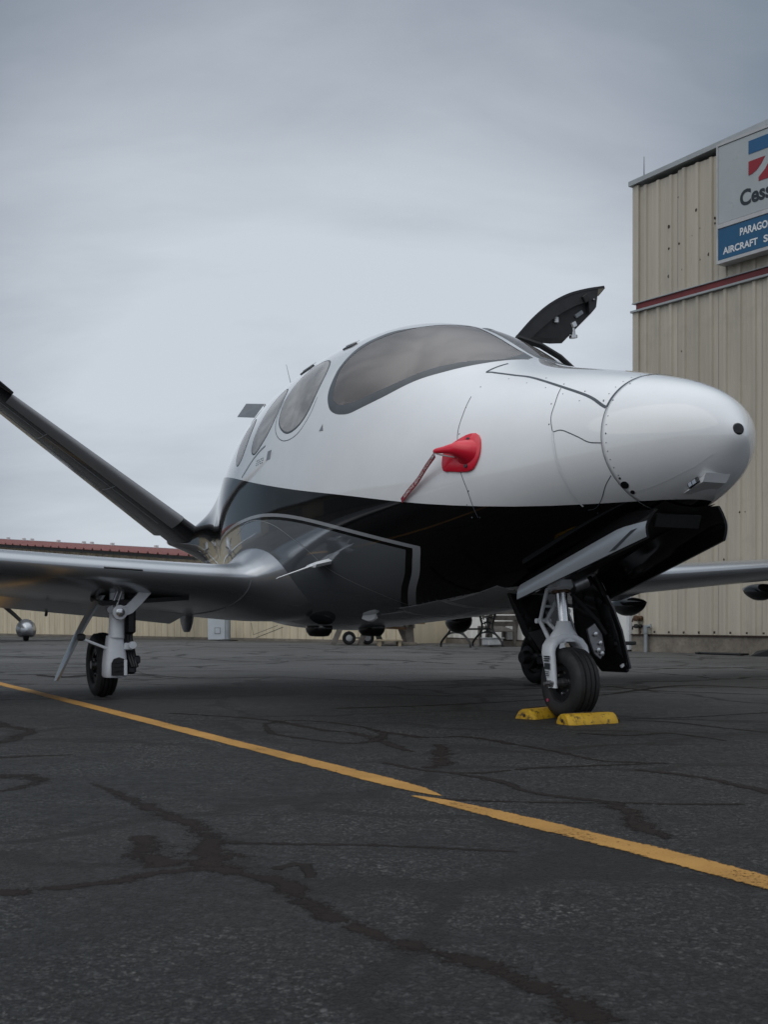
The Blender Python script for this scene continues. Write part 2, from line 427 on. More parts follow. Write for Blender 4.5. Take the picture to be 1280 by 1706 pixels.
# ------------------------------------------------------------------ mesh helpers
class MB:
    def __init__(s): s.v = []; s.f = []; s.uv = None
    def add(s, v, f):
        o = len(s.v); s.v += [tuple(map(float, x)) for x in v]; s.f += [tuple(i+o for i in q) for q in f]; return s
    def box(s, c, d, rot=None, bev=0):
        x, y, z = d[0]/2, d[1]/2, d[2]/2
        if bev:
            b = min(bev, x*.45, y*.45, z*.45); vs = []
            for sz, ins in ((-z, b), (-z+b, 0), (z-b, 0), (z, b)):
                X, Y = x-ins, y-ins
                q = b
                for (px, py) in ((-X+q, -Y), (X-q, -Y), (X, -Y+q), (X, Y-q), (X-q, Y), (-X+q, Y), (-X, Y-q), (-X, -Y+q)): vs.append((px, py, sz))
            fs = [tuple(range(7, -1, -1)), tuple(range(24, 32))]
            for k in range(3):
                for i in range(8): fs.append((k*8+i, k*8+(i+1) % 8, (k+1)*8+(i+1) % 8, (k+1)*8+i))
        else:
            vs = [(i*x, j*y, k*z) for k in (-1, 1) for j in (-1, 1) for i in (-1, 1)]
            fs = [(0, 2, 3, 1), (4, 5, 7, 6), (0, 1, 5, 4), (2, 6, 7, 3), (0, 4, 6, 2), (1, 3, 7, 5)]
        m = rot if rot is not None else Matrix.Identity(3)
        if isinstance(m, tuple): m = Matrix.Rotation(m[2], 3, 'Z') @ Matrix.Rotation(m[1], 3, 'Y') @ Matrix.Rotation(m[0], 3, 'X')
        return s.add([Vector(c) + m @ Vector(p) for p in vs], fs)
    def tube(s, pts, r, n=10, caps=True, flat=1.0, up=None):
        pts = [Vector(p) for p in pts]; N = len(pts)
        rr = r if isinstance(r, (list, tuple)) else [r]*N
        vs = []; ref = Vector(up) if up else None; prev = None
        for i, p in enumerate(pts):
            t = (pts[min(i+1, N-1)] - pts[max(i-1, 0)]).normalized()
            if prev is None:
                q = ref or (Vector((0, 0, 1)) if abs(t.z) < .9 else Vector((1, 0, 0)))
            else: q = prev
            u = (q - t*q.dot(t)).normalized(); prev = u; w = t.cross(u)
            for k in range(n):
                an = 2*PI*k/n
                vs.append(p + u*(math.cos(an)*rr[i]) + w*(math.sin(an)*rr[i]*flat))
        fs = []
        for i in range(N-1):
            for k in range(n): fs.append((i*n+k, i*n+(k+1) % n, (i+1)*n+(k+1) % n, (i+1)*n+k))
        if caps: fs += [tuple(range(n-1, -1, -1)), tuple(range((N-1)*n, N*n))]
        return s.add(vs, fs)
    def lathe(s, prof, c=(0, 0, 0), axis=(0, 1, 0), n=32, closed=False):
        """prof: list of (along axis, radius)"""
        ax = Vector(axis).normalized(); u = ax.orthogonal().normalized(); w = ax.cross(u); c = Vector(c); vs = []
        for (h, r) in prof:
            for k in range(n):
                an = 2*PI*k/n; vs.append(c + ax*h + (u*math.cos(an)+w*math.sin(an))*r)
        fs = []; N = len(prof)
        for i in range(N if closed else N-1):
            j = (i+1) % N
            for k in range(n): fs.append((i*n+k, i*n+(k+1) % n, j*n+(k+1) % n, j*n+k))
        if not closed:
            fs += [tuple(range(n-1, -1, -1)), tuple(range((N-1)*n, N*n))]
        return s.add(vs, fs)
    def grid(s, P, cu=False, cv=False):
        """P[i][j] points"""
        m = len(P); n = len(P[0]); vs = [p for row in P for p in row]; fs = []
        for i in range(m if cu else m-1):
            for j in range(n if cv else n-1):
                i2, j2 = (i+1) % m, (j+1) % n
                fs.append((i*n+j, i*n+j2, i2*n+j2, i2*n+j))
        return s.add(vs, fs)
    def loft(s, secs, caps=True):
        n = len(secs[0]); o = len(s.v); s.grid(secs, False, True)
        if caps: s.f += [tuple(o+i for i in range(n-1, -1, -1)), tuple(o+(len(secs)-1)*n+i for i in range(n))]
        return s
    def prism(s, poly, to3, h0, h1):
        """poly of 2-D points, to3(x, y, h) -> 3-D"""
        n = len(poly); vs = [to3(x, y, h0) for x, y in poly] + [to3(x, y, h1) for x, y in poly]
        fs = [tuple(range(n-1, -1, -1)), tuple(range(n, 2*n))] + [(i, (i+1) % n, n+(i+1) % n, n+i) for i in range(n)]
        return s.add(vs, fs)
    def mesh(s, name, mat, smooth=True, ang=40):
        me = bpy.data.meshes.new(name); me.from_pydata(s.v, [], s.f)
        import bmesh
        bm = bmesh.new(); bm.from_mesh(me); bmesh.ops.recalc_face_normals(bm, faces=bm.faces[:]); bm.to_mesh(me); bm.free()
        if mat: me.materials.append(M[mat] if isinstance(mat, str) else mat)
        if smooth:
            me.polygons.foreach_set('use_smooth', [True]*len(me.polygons))
            if ang < 180: me.set_sharp_from_angle(angle=R(ang))
        if s.uv is not None:
            l = me.uv_layers.new(name='UVMap')
            for lp in me.loops: l.data[lp.index].uv = s.uv[lp.vertex_index]
        me.update(); return me
    def build(s, name, mat, parent=None, smooth=True, ang=40, **k):
        return link(name, s.mesh(name, mat, smooth, ang), parent, **k)

def link(name, me, parent=None, loc=None, rot=None, scale=None, **props):
    o = bpy.data.objects.new(name, me); COL.objects.link(o)
    if parent is not None: o.parent = parent
    if loc is not None: o.location = loc
    if rot is not None: o.rotation_euler = rot
    if scale is not None: o.scale = scale
    for a, b in props.items(): o[a] = b
    return o
def thing(name, label, cat, loc=(0, 0, 0), rz=0, group=None):
    o = bpy.data.objects.new(name, None); COL.objects.link(o); o.empty_display_size = .2
    o.location = loc; o.rotation_euler = (0, 0, rz); o['label'] = label; o['category'] = cat
    if group: o['group'] = group
    return o
def tag(o, label, cat, group=None):
    o['label'] = label; o['category'] = cat
    if group: o['group'] = group
    return o
def structure(name, mb, mat, smooth=False):
    return mb.build(name, mat, None, smooth, kind='structure')
def text_mesh(txt, width, bold=.0, extrude=.004, height=None):
    cu = bpy.data.curves.new('lettering', 'FONT'); cu.body = txt; cu.size = 1; cu.offset = bold; cu.extrude = 0; cu.resolution_u = 4
    ob = bpy.data.objects.new('lettering', cu); COL.objects.link(ob)
    dg = bpy.context.evaluated_depsgraph_get(); dg.update()
    me = bpy.data.meshes.new_from_object(ob.evaluated_get(dg))
    bpy.data.objects.remove(ob); bpy.data.curves.remove(cu)
    me.name = 'lettering'
    co = np.array([v.co for v in me.vertices]); x0, y0 = co[:, 0].min(), co[:, 1].min()
    sx = width/(co[:, 0].max()-x0); sy = sx if height is None else height/(co[:, 1].max()-y0)
    for v in me.vertices: v.co = ((v.co.x-x0)*sx, (v.co.y-y0)*sy, extrude)
    return me
def smooth_closed(pts, n=240):
    p = np.array(pts, float); m = len(p); out = []
    for i in range(m):
        a, b, c, d = p[i-1], p[i], p[(i+1) % m], p[(i+2) % m]
        for t in np.linspace(0, 1, max(2, n//m), endpoint=False):
            out.append(.5*((2*b)+(c-a)*t+(2*a-5*b+4*c-d)*t*t+(3*b-a-3*c+d)*t**3))
    return np.array(out)
def smooth_open(pts, n=12):
    p = np.array(pts, float); p = np.vstack([2*p[0]-p[1], p, 2*p[-1]-p[-2]]); out = []
    for i in range(1, len(p)-2):
        a, b, c, d = p[i-1:i+3]
        for t in np.linspace(0, 1, n, endpoint=False):
            out.append(.5*((2*b)+(c-a)*t+(2*a-5*b+4*c-d)*t*t+(3*b-a-3*c+d)*t**3))
    out.append(p[-2]); return np.array(out)

# ================================================================== GROUND
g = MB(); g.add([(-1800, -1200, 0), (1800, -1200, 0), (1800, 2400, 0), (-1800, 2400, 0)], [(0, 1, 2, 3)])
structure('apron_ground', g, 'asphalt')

def ribbon(name, pts, widths, mat, z=.004, seg=.06, jitter=.0, label=None):
    p = np.array(pts, float); w = np.interp(np.linspace(0, 1, len(p)), np.linspace(0, 1, len(widths)), widths)
    q = smooth_open(np.column_stack([p, w]), 14)
    L = np.r_[0, np.cumsum(np.hypot(*np.diff(q[:, :2], axis=0).T))]
    n = max(8, int(L[-1]/seg)); s = np.linspace(0, L[-1], n)
    X = np.interp(s, L, q[:, 0]); Y = np.interp(s, L, q[:, 1]); Wd = np.interp(s, L, q[:, 2])
    tx, ty = np.gradient(X), np.gradient(Y); ln = np.hypot(tx, ty); nx, ny = -ty/ln, tx/ln
    if jitter:
        jl = np.convolve(rng.normal(size=n+8), np.ones(5)/5, 'same')[4:n+4]; jr = np.convolve(rng.normal(size=n+8), np.ones(5)/5, 'same')[4:n+4]
    else: jl = jr = np.zeros(n)
    mb = MB(); uv = []; P = []
    for i in range(n):
        a = Wd[i]*(.5+jitter*jl[i]); b = Wd[i]*(.5+jitter*jr[i]); row = []
        for u in (0, .25, .5, .75, 1):
            o = -a+(a+b)*u; row.append((X[i]+nx[i]*o, Y[i]+ny[i]*o, z)); uv.append((u, s[i]))
        P.append(row)
    mb.grid(P); mb.uv = uv
    o = mb.build(name, mat, None, False, kind='structure')
    return o
# the yellow lead-in line: two runs that miss each other where they meet
ribbon('painted_line', [(-9.2, 21.4), (-3.288,10.404), (-0.640,5.400), (0.000,4.185), (0.139,3.910), (0.180,3.831)], [.115, .115, .115, .112, .055, .008], 'line_paint', .0020)
ribbon('painted_line', [(0.091,3.831), (0.183,3.706), (0.354,3.416), (0.546,3.073), (0.813,2.571), (2.2, -.25)], [.02, .075, .108, .115, .115, .115], 'line_paint', .0020)
TAR = [
 ([(-1.001,4.139), (-0.823,3.831), (-0.687,3.566), (-0.567,3.375), (-0.471,3.203), (-0.422,2.969), (-0.386,2.713)], [.03, .07, .11, .11, .13, .16, .18], 'tar'),
 ([(-0.848,2.455), (-0.719,2.509), (-0.640,2.543), (-0.565,2.601), (-0.489,2.675), (-0.415,2.713), (-0.315,2.662), (-0.228,2.566), (-0.145,2.444), (-0.090,2.324), (-0.043,2.198), (0.000,2.116), (0.081,2.047), (0.157,1.986), (0.207,1.903), (0.238,1.817), (0.298,1.678)], [.09, .10, .08, .08, .08, .10, .11, .10, .11, .10, .07, .08, .10, .10, .09, .10, .10], 'tar'),
 ([(-0.414,3.048), (-0.284,3.024), (-0.119,3.008), (0.000,2.992), (0.132,2.969), (0.320,2.915)], [.05, .04, .035, .035, .035, .02], 'tar_thin'),
 ([(-0.625,3.133), (-0.554,2.923), (-0.494,2.739)], [.08, .16, .12], 'tar'),
 ([(-0.241,2.713), (-0.185,2.779), (-0.156,2.625)], [.04, .05, .03], 'tar_thin'),
 ([(-2.174,6.671), (-1.935,6.300), (-1.763,6.032), (-1.719,5.614), (-1.760,5.400)], [.1, .14, .12, .14, .1], 'tar'),
 ([(-1.593,4.888), (-1.461,4.930), (-1.278,4.996)], [.1, .08, .03], 'tar_thin'),
 ([(-1.443,4.362), (-1.325,4.328), (-1.208,4.247), (-1.203,3.993), (-1.294,3.910)], [.16, .2, .12, .1, .08], 'tar'),
 ([(-1.276,7.177), (-0.888,6.915), (-0.580,6.593), (-0.301,6.097), (-0.116,5.876), (0.027,5.400), (0.126,5.108)], [.06, .06, .07, .08, .08, .08, .05], 'tar_thin'),
 ([(-0.636,6.443), (-0.461,6.671), (-0.124,6.300), (0.000,5.815), (-0.108,5.452), (-0.333,5.614), (-0.540,5.906), (-0.636,6.443)], [.05, .05, .05, .06, .06, .05, .05, .05], 'tar_thin'),
 ([(-0.060,6.097), (0.170,5.727), (0.396,5.727), (0.587,5.400), (0.747,5.040), (0.871,4.765), (1.099,4.686)], [.06, .1, .08, .07, .06, .06, .03], 'tar'),
 ([(0.235,5.400), (0.237,4.888), (0.197,4.536)], [.12, .16, .12], 'tar'),
 ([(0.000,4.725), (0.133,4.500), (0.304,4.395), (0.585,4.554), (0.823,4.629), (1.092,4.705)], [.04, .06, .05, .05, .05, .03], 'tar_thin'),
 ([(0.260,4.395), (0.407,4.124), (0.467,3.938), (0.597,3.780), (0.764,3.682), (1.084,3.658)], [.05, .06, .06, .05, .04, .04], 'tar_thin'),
 ([(0.113,3.805), (0.295,3.730), (0.476,3.706), (0.691,3.682)], [.02, .035, .035, .03], 'tar_thin'),
 ([(0.695,3.682), (0.700,3.457), (0.700,3.222), (0.708,3.082)], [.09, .11, .12, .06], 'tar'),
 ([(0.933,4.500), (1.055,4.362), (1.153,4.169), (1.236,3.910), (1.301,3.658)], [.05, .07, .07, .08, .08], 'tar_thin'),
 ([(1.318,6.671), (1.554,6.555), (1.723,6.231), (1.925,5.906)], [.03, .05, .05, .06], 'tar_thin'),
 ([(1.267,6.750), (1.619,6.831), (2.369,7.269)], [.03, .05, .05], 'tar_thin'),
 ([(0.933,5.906), (1.177,5.815), (1.400,5.906), (1.565,5.559)], [.04, .05, .05, .03], 'tar_thin'),
 ([(-0.299,7.560), (0.230,7.767), (0.893,8.217), (1.575,8.859), (2.500,10.125), (3.132,9.610)], [.05, .07, .06, .08, .1, .06], 'tar_thin'),
 ([(1.800,10.125), (2.053,9.450), (2.439,9.145), (2.888,8.859)], [.05, .09, .06, .05], 'tar_thin'),
 ([(-2.738,12.600), (-1.736,11.340), (-0.971,11.571), (0.000,10.698), (0.870,11.010)], [.08, .08, .08, .08, .07], 'tar_thin'),
 ([(-5.961,18.290), (-4.282,16.676), (-3.325,17.719), (-1.711,15.750), (-0.329,16.676), (0.884,14.921)], [.1, .1, .1, .11, .1, .1], 'tar_thin'),
 ([(-3.455,12.064), (-3.029,11.571), (-2.919,12.064)], [.15, .3, .12], 'tar_thin'),
 ([(-1.867,23.625), (-0.862,21.808), (0.224,22.680), (1.400,20.250), (2.696,21.000)], [.12, .13, .12, .12, .12], 'tar_thin'),
 ([(2.800,14.175), (3.400,13.500), (4.480,14.175)], [.08, .1, .08], 'tar_thin'),
]
for i, (pts, ws, mt) in enumerate(TAR):
    ribbon('tar_seam', pts, [w*1.3 for w in ws], mt, .0007+.00004*i, .03, .2)

# ================================================================== BUILDINGS
def ribbed(width, height, pitch, depth, base_w, top_w, minor=False):
    """vertical ribbed metal sheet, ribs towards -y, x 0..width, z 0..height"""
    xs = []; x = 0
    n = round(width/pitch)
    for i in range(n):
        c = (i+.5)*pitch
        xs += [(c-base_w/2, 0), (c-top_w/2, -depth), (c+top_w/2, -depth), (c+base_w/2, 0)]
        if minor:
            q = c+pitch/2
            if i < n-1: xs += [(q-.022, 0), (q-.012, -.006), (q+.012, -.006), (q+.022, 0)]
    xs = [(0, 0)]+sorted(xs)+[(width, 0)]
    mb = MB(); mb.grid([[(x, y, 0) for x, y in xs], [(x, y, height) for x, y in xs]])
    # returned edges give the sheet a thickness
    mb.grid([[(x, y, 0) for x, y in xs], [(x, y+.012, 0) for x, y in xs]]); mb.grid([[(x, y, height) for x, y in xs], [(x, y+.012, height) for x, y in xs]])
    return mb
def wall_box(mb, x0, x1, y0, y1, z0, z1): mb.box(((x0+x1)/2, (y0+y1)/2, (z0+z1)/2), (x1-x0, y1-y0, z1-z0))

# ---- the tall beige hangar on the right
HA = math.atan2(-.815, .58)
hang = thing('metal_hangar', 'tall beige ribbed metal hangar with red trim band and a concrete foot', 'hangar', (4.25, 20.6, 0), HA)
LW = 13.2; PW = .825
mb = MB(); wall_box(mb, .0, LW, .05, 14, .0, 7.80); mb.build('wall_core', 'siding', hang, False)
mb = MB(); wall_box(mb, -.02, LW, -.05, .05, 0, .27); mb.build('concrete_base', 'concrete', hang, False)
mb = MB(); wall_box(mb, -.02, LW, -.075, .05, .272, .295); mb.build('sill_strip', 'rust', hang, False)
low = ribbed(PW-.006, 5.42, PW/3, .032, .085, .05, True).mesh('siding_panel', 'siding', False)
up = ribbed(PW-.006, 1.0, PW/3, .032, .085, .05, True).mesh('siding_panel', 'siding', False)
for i in range(int(LW/PW)):
    link('siding_panel', low, hang, (.12+i*PW, 0.0, .297))
    x = .12+i*PW
    link('siding_panel', up, hang, (x, 0.0, 5.885), None, (1, 1, 1.93+.045*x))
mb = MB(); wall_box(mb, -.01, .118, -.04, .05, .297, 5.72); wall_box(mb, -.01, .118, -.04, .05, 5.885, 7.86); mb.build('corner_trim', 'siding', hang, False)
mb = MB(); wall_box(mb, .05, LW, -.02, .05, 5.755, 5.868); mb.build('red_band', 'red_trim', hang, False)
mb = MB(); wall_box(mb, -.035, LW, -.075, .05, 5.722, 5.754); mb.build('ledge_trim', 'fascia', hang, False)
mb = MB(); wall_box(mb, -.02, LW, -.05, .05, 5.869, 5.884); mb.build('drip_edge', 'fascia', hang, False)
mb = MB()
for (ya, yb, z0, z1) in ((-.09, .06, 7.865, 7.945), (.061, 14.2, 7.87, 7.94)):
    mb.add([(-.06, ya, z0), (LW, ya, z0+.045*LW), (LW, yb, z0+.045*LW), (-.06, yb, z0), (-.06, ya, z1), (LW, ya, z1+.045*LW), (LW, yb, z1+.045*LW), (-.06, yb, z1)],
           [(0, 3, 2, 1), (4, 5, 6, 7), (0, 1, 5, 4), (1, 2, 6, 5), (2, 3, 7, 6), (3, 0, 4, 7)])
mb.build('roof_fascia', 'fascia', hang, False)
mb = MB(); mb.tube([(.12, .1, 7.9), (.12, .1, 8.36)], [.014, .006], 6); mb.build('lightning_rod', 'steel', hang)
mb = MB()
for (x, z, r) in ((.78, 6.98, .028), (.78, 6.62, .022), (.97, 6.66, .018), (1.35, 7.10, .022), (1.22, 6.72, .024), (1.05, 6.22, .026), (.76, 6.18, .028), (1.58, 6.34, .028), (1.40, 6.30, .014), (1.40, 6.80, .012), (1.70, 6.88, .02), (1.70, 6.80, .016), (.95, 7.42, .01), (1.02, 4.9, .012), (1.72, 4.0, .014), (.62, 3.3, .010), (2.2, 2.2, .016), (2.28, 2.2, .01), (.9, 2.0, .01), (1.9, 1.48, .016)):
    n = 9; mb.add([(x+r*math.cos(t*2*PI/n)*(.8+.4*random.random()), -.0335 if (abs((x-.12) % (PW/3)-PW/6) < .03) else -.0035, z+r*1.3*math.sin(t*2*PI/n)*(.7+.5*random.random())) for t in range(n)], [tuple(range(n))])
mb.build('rust_spots', 'rust', hang, False, kind='stuff')
mb = MB()
for i in range(40):
    mb.box((.2+i*.31, -.078, .33+.01*random.random()), (.03, .012, .03+.03*random.random()))
mb.build('sill_screws', 'rust', hang, False, kind='stuff')
# taps and the drain pipe near the corner
def bib(z, mat, r):
    m = MB(); m.lathe([(0, r), (.05, r), (.06, r*.6), (.10, r*.6), (.11, r*1.15), (.15, r*1.15), (.16, 0.004)], (.17, -.02, z), (0, -1, 0), 12)
    m.tube([(.17, -.12, z), (.08, -.13, z-.01), (.07, -.13, z-.06)], .014, 8)
    m.build('wall_tap', mat, hang)
bib(.56, 'brass', .045); bib(.43, 'cast_iron', .032)
m = MB(); m.tube([(.17, -.05, .42), (.17, -.05, .30)], .012, 8); m.build('tap_pipe', 'brass', hang)
m = MB(); m.tube([(.36, -.12, .0), (.36, -.12, .34), (.36, -.12, .36)], .032, 10); m.tube([(.36, -.12, .31), (.36, -.12, .44)], .042, 10)
m.tube([(.36, -.12, .42), (.36, .0, .43)], .03, 8); m.tube([(.36, -.12, .42), (.47, -.12, .43)], .018, 8); m.tube([(.47, -.12, .40), (.47, -.12, .47)], .012, 8); m.build('drain_pipe', 'galv', hang)

# ---- the sign on it
sg = thing('wall_sign', 'lightbox sign on the beige hangar wall, white panel over a blue strip', 'sign', (4.25, 20.6, 0), HA)
S0, SY = 1.927, -.25; SW = 2.5
def sbox(x0, x1, z0, z1, y0, y1, name, mat): m = MB(); wall_box(m, x0, x1, y0, y1, z0, z1); return m.build(name, mat, sg, False)
sbox(S0+.04, S0+SW-.04, 6.09, 7.87, SY+.03, -.045, 'sign_box', 'sign_frame')
sbox(S0+.03, S0+SW-.03, 6.67, 7.86, SY+.012, SY+.029, 'upper_panel', 'sign_face')
sbox(S0+.03, S0+SW-.03, 6.11, 6.585, SY+.012, SY+.029, 'lower_panel', 'sign_blue')
fr = MB()
for (x0, x1, z0, z1) in ((S0, S0+.03, 6.05, 7.91), (S0+SW-.03, S0+SW, 6.05, 7.91), (S0+.03, S0+SW-.03, 7.87, 7.91), (S0+.03, S0+SW-.03, 6.05, 6.10), (S0+.03, S0+SW-.03, 6.595, 6.66)):
    wall_box(fr, x0, x1, SY, -.046, z0, z1)
fr.build('frame', 'sign_frame', sg, False)
def flat(poly, name, mat):
    m = MB(); m.prism(poly, lambda x, z, h: (x, SY+.0115-h, z), 0, .006); return m.build(name, mat, sg, False)
flat([(2.53, 7.575), (3.65, 7.575), (3.65, 7.775), (2.53, 7.775)], 'logo_bar', 'logo_blue')
flat([(2.53, 7.255), (2.60, 7.265), (2.68, 7.30), (2.76, 7.37), (2.83, 7.465), (2.53, 7.465)], 'logo_swoosh', 'logo_red')
flat([(2.715, 7.12), (3.25, 7.12), (3.30, 7.22), (3.40, 7.32), (3.65, 7.465), (2.97, 7.465), (2.91, 7.37), (2.83, 7.27), (2.715, 7.18)], 'logo_swoosh', 'logo_red')
def put_text(txt, x, z, width, height, bold, mat):
    me = text_mesh(txt, width, bold, 0, height); me.materials.append(M[mat])
    return link('lettering', me, sg, (x, SY+.009, z), (R(90), 0, 0))
put_text('Cessna', 2.37, 6.82, .86, .25, .034, 'letter_dark')
put_text('PARAGON', 2.37, 6.385, .60, .118, .03, 'letter_white')
put_text('AIRCRAFT', 2.05, 6.175, .645, .108, .03, 'letter_white'); put_text('SERVICE', 2.80, 6.175, .64, .108, .03, 'letter_white')

# ---- white annex behind the jet
WAx = math.atan2(-.93, .36)
wa = thing('white_annex', 'low white ribbed annex joined to the tall beige hangar', 'building', (4.25-.36*13, 20.6+.93*13, 0), WAx)
mb = MB(); wall_box(mb, 0, 12.88, .03, 10, 0, 4.55); mb.build('wall_core', 'siding_white', wa, False)
pm = ribbed(.894, 4.3, .298, .018, .06, .035).mesh('siding_panel', 'siding_white', False)
for i in range(14): link('siding_panel', pm, wa, (.05+i*.9, 0, .125))
mb = MB(); wall_box(mb, 0, 12.85, -.06, .03, 0, .10); mb.build('curb', 'concrete', wa, False)
mb = MB(); wall_box(mb, 0, 12.85, -.045, .03, .102, .122); mb.build('sill_strip', 'rust', wa, False)
mb = MB(); mb.add([(-.2, -.2, 4.40), (12.85, -.2, 4.40), (12.85, 10, 5.3), (-.2, 10, 5.3), (-.2, -.2, 4.55), (12.85, -.2, 4.55), (12.85, 10, 5.45), (-.2, 10, 5.45)], [(0, 3, 2, 1), (4, 5, 6, 7), (0, 1, 5, 4), (1, 2, 6, 5), (2, 3, 7, 6), (3, 0, 4, 7)]); mb.build('roof', 'roof_grey', wa, False)
mb = MB(); wall_box(mb, 12.05, 12.82, -.05, -.02, .03, 2.1); mb.build('door', 'siding_white', wa, False)
mb = MB(); wall_box(mb, 12.01, 12.045, -.07, -.02, .03, 2.14); wall_box(mb, 12.05, 12.84, -.07, -.02, 2.105, 2.14); mb.build('door_frame', 'decal_dark', wa, False)
mb = MB(); wall_box(mb, 12.852, 12.93, -.09, .0, .03, 4.4); mb.build('corner_trim', 'post_white', wa, False)

# ---- long low hangar with the red roof, left and far
lh = thing('red_roofed_hangar', 'long low beige hangar with a red ribbed roof behind the parked jet', 'hangar', (.58, 26.95, 0), math.atan2(.71, -.70))
# local x runs away to the left, local y points towards the camera side: build ribs towards +y
LL = 46.0
def ez(x): return 1.62+.0735*x
mb = MB(); mb.add([(0, 0, 0), (LL, 0, 0), (LL, -7, 0), (0, -7, 0), (0, 0, ez(0)), (LL, 0, ez(LL)), (LL, -7, ez(LL)), (0, -7, ez(0))], [(0, 3, 2, 1), (4, 5, 6, 7), (0, 1, 5, 4), (1, 2, 6, 5), (2, 3, 7, 6), (3, 0, 4, 7)])
mb.build('wall_core', 'siding_far', lh, False)
pb = ribbed(.914, 1.0, .3047, .03, .075, .045)
pb.v = [(x, .004-y, z) for x, y, z in pb.v]
pm = pb.mesh('siding_panel', 'siding_far', False)
for i in range(int(LL/.92)): link('siding_panel', pm, lh, (i*.92, 0, .06), None, (1, 1, ez(i*.92)-.10))
rp = MB(); rr_ = [(0, 0), (.03, .05), (.07, .05), (.10, 0), (.48, 0), (.51, .05), (.55, .05), (.58, 0), (.955, 0)]
rp.grid([[(x, .45, z) for x, z in rr_], [(x, -6.5, .06+z) for x, z in rr_]]); rp.grid([[(x, .45, z-.012) for x, z in rr_], [(x, -6.5, .045+z) for x, z in rr_]]); rp.grid([[(x, .45, z-.012) for x, z in rr_], [(x, .45, z) for x, z in rr_]])
rpm = rp.mesh('roof_panel', 'roof_red', False)
for i in range(int(LL/.96)):
    o = link('roof_panel', rpm, lh, (i*.96, 0, ez(i*.96)+.03), (0, -math.atan(.0735), 0))
mb = MB(); mb.add([(0, .36, ez(0)-.08), (LL, .36, ez(LL)-.08), (LL, .40, ez(LL)-.08), (0, .40, ez(0)-.08), (0, .36, ez(0)+.0), (LL, .36, ez(LL)+.0), (LL, .40, ez(LL)+.0), (0, .40, ez(0)+.0)], [(0, 3, 2, 1), (4, 5, 6, 7), (0, 1, 5, 4), (1, 2, 6, 5), (2, 3, 7, 6), (3, 0, 4, 7)]); mb.build('eave_shadow_strip', 'cast_iron', lh, False)  # dark strip put in as the shadow line below the roof edge
mb = MB(); mb.add([(0, -6.4, ez(0)+.03), (LL, -6.4, ez(LL)+.03), (LL, -6.7, ez(LL)+.03), (0, -6.7, ez(0)+.03), (0, -6.4, ez(0)+.15), (LL, -6.4, ez(LL)+.15), (LL, -6.7, ez(LL)+.15), (0, -6.7, ez(0)+.15)], [(0, 3, 2, 1), (4, 5, 6, 7), (0, 1, 5, 4), (1, 2, 6, 5), (2, 3, 7, 6), (3, 0, 4, 7)]); mb.build('ridge_cap', 'roof_grey', lh, False)
pmm = MB(); pmm.box((0, 0, 0), (.12, .12, .26)); pmm = pmm.mesh('ridge_post', 'post_white', False)
for x in (15, 17, 19.3, 22.3, 23.8, 24.4, 26.4, 28.6, 29.3, 30.7, 33):
    link('ridge_post', pmm, lh, (x, -6.33, ez(x)+.10))
mb = MB(); wall_box(mb, 0, LL, .04, .10, 0, .055); mb.build('curb', 'concrete', lh, False)

# ---- tan hangar out to the left, which the jet's flank mirrors
th_ = thing('tan_hangar', 'tan metal hangar off to the left, mirrored in the flank of the jet', 'hangar', (-30, 14, 0), R(90))
mb = MB(); wall_box(mb, 0, 30, .05, 12, 0, 3.6); mb.build('wall_core', 'siding', th_, False)
tm = ribbed(.914, 3.45, .3047, .03, .075, .045); tm.v = [(x, y, z) for x, y, z in tm.v]; tm = tm.mesh('siding_panel', 'siding', False)
for i in range(32): link('siding_panel', tm, th_, (i*.92, 0, .1))
mb = MB(); wall_box(mb, -.3, 30.3, -.5, 12.5, 3.61, 3.85); mb.build('roof', 'roof_grey', th_, False)
for x0 in (3.0, 17.0):
    mb = MB(); wall_box(mb, x0, x0+8, -.10, -.035, .02, 3.0); mb.build('hangar_door', 'roof_grey', th_, False)

# ================================================================== THE JET
U = Vector((.45, -.893)); JR = math.atan2(U.y, U.x)
jet = thing('jet_aircraft', 'small single engine jet, white over black with a grey flank, parked nose right', 'airplane', (1.04, 6.79, 0), JR)
ST = np.array([[1.352, 1.412, 1.41, 1.408, .002, 2, 2], [1.325, 1.478, 1.41, 1.342, .075, 2, 2], [1.2, 1.616, 1.423, 1.2, .228, 2, 2], [1.0, 1.715, 1.408, 1.105, .345, 2, 2], [.7, 1.802, 1.381, 1.022, .476, 2, 2], [.35, 1.888, 1.35, .912, .598, 2, 2], [0, 1.964, 1.339, .794, .701, 2, 2.1], [-.35, 2.071, 1.34, .697, .781, 2, 2.2], [-.7, 2.269, 1.36, .63, .84, 2, 2.3], [-1.1, 2.439, 1.38, .581, .893, 2.1, 2.4], [-1.6, 2.54, 1.393, .548, .93, 2.1, 2.5], [-2.2, 2.556, 1.395, .512, .928, 2.1, 2.5], [-3, 2.507, 1.388, .467, .851, 2.1, 2.5], [-4, 2.355, 1.391, .498, .67, 2.1, 2.3], [-5, 2.01, 1.371, .685, .375, 2.1, 2.1], [-6, 1.64, 1.37, 1.03, .175, 2, 2], [-7, 1.47, 1.38, 1.27, .10, 2, 2], [-7.6, 1.43, 1.413, 1.37, .05, 2, 2]])
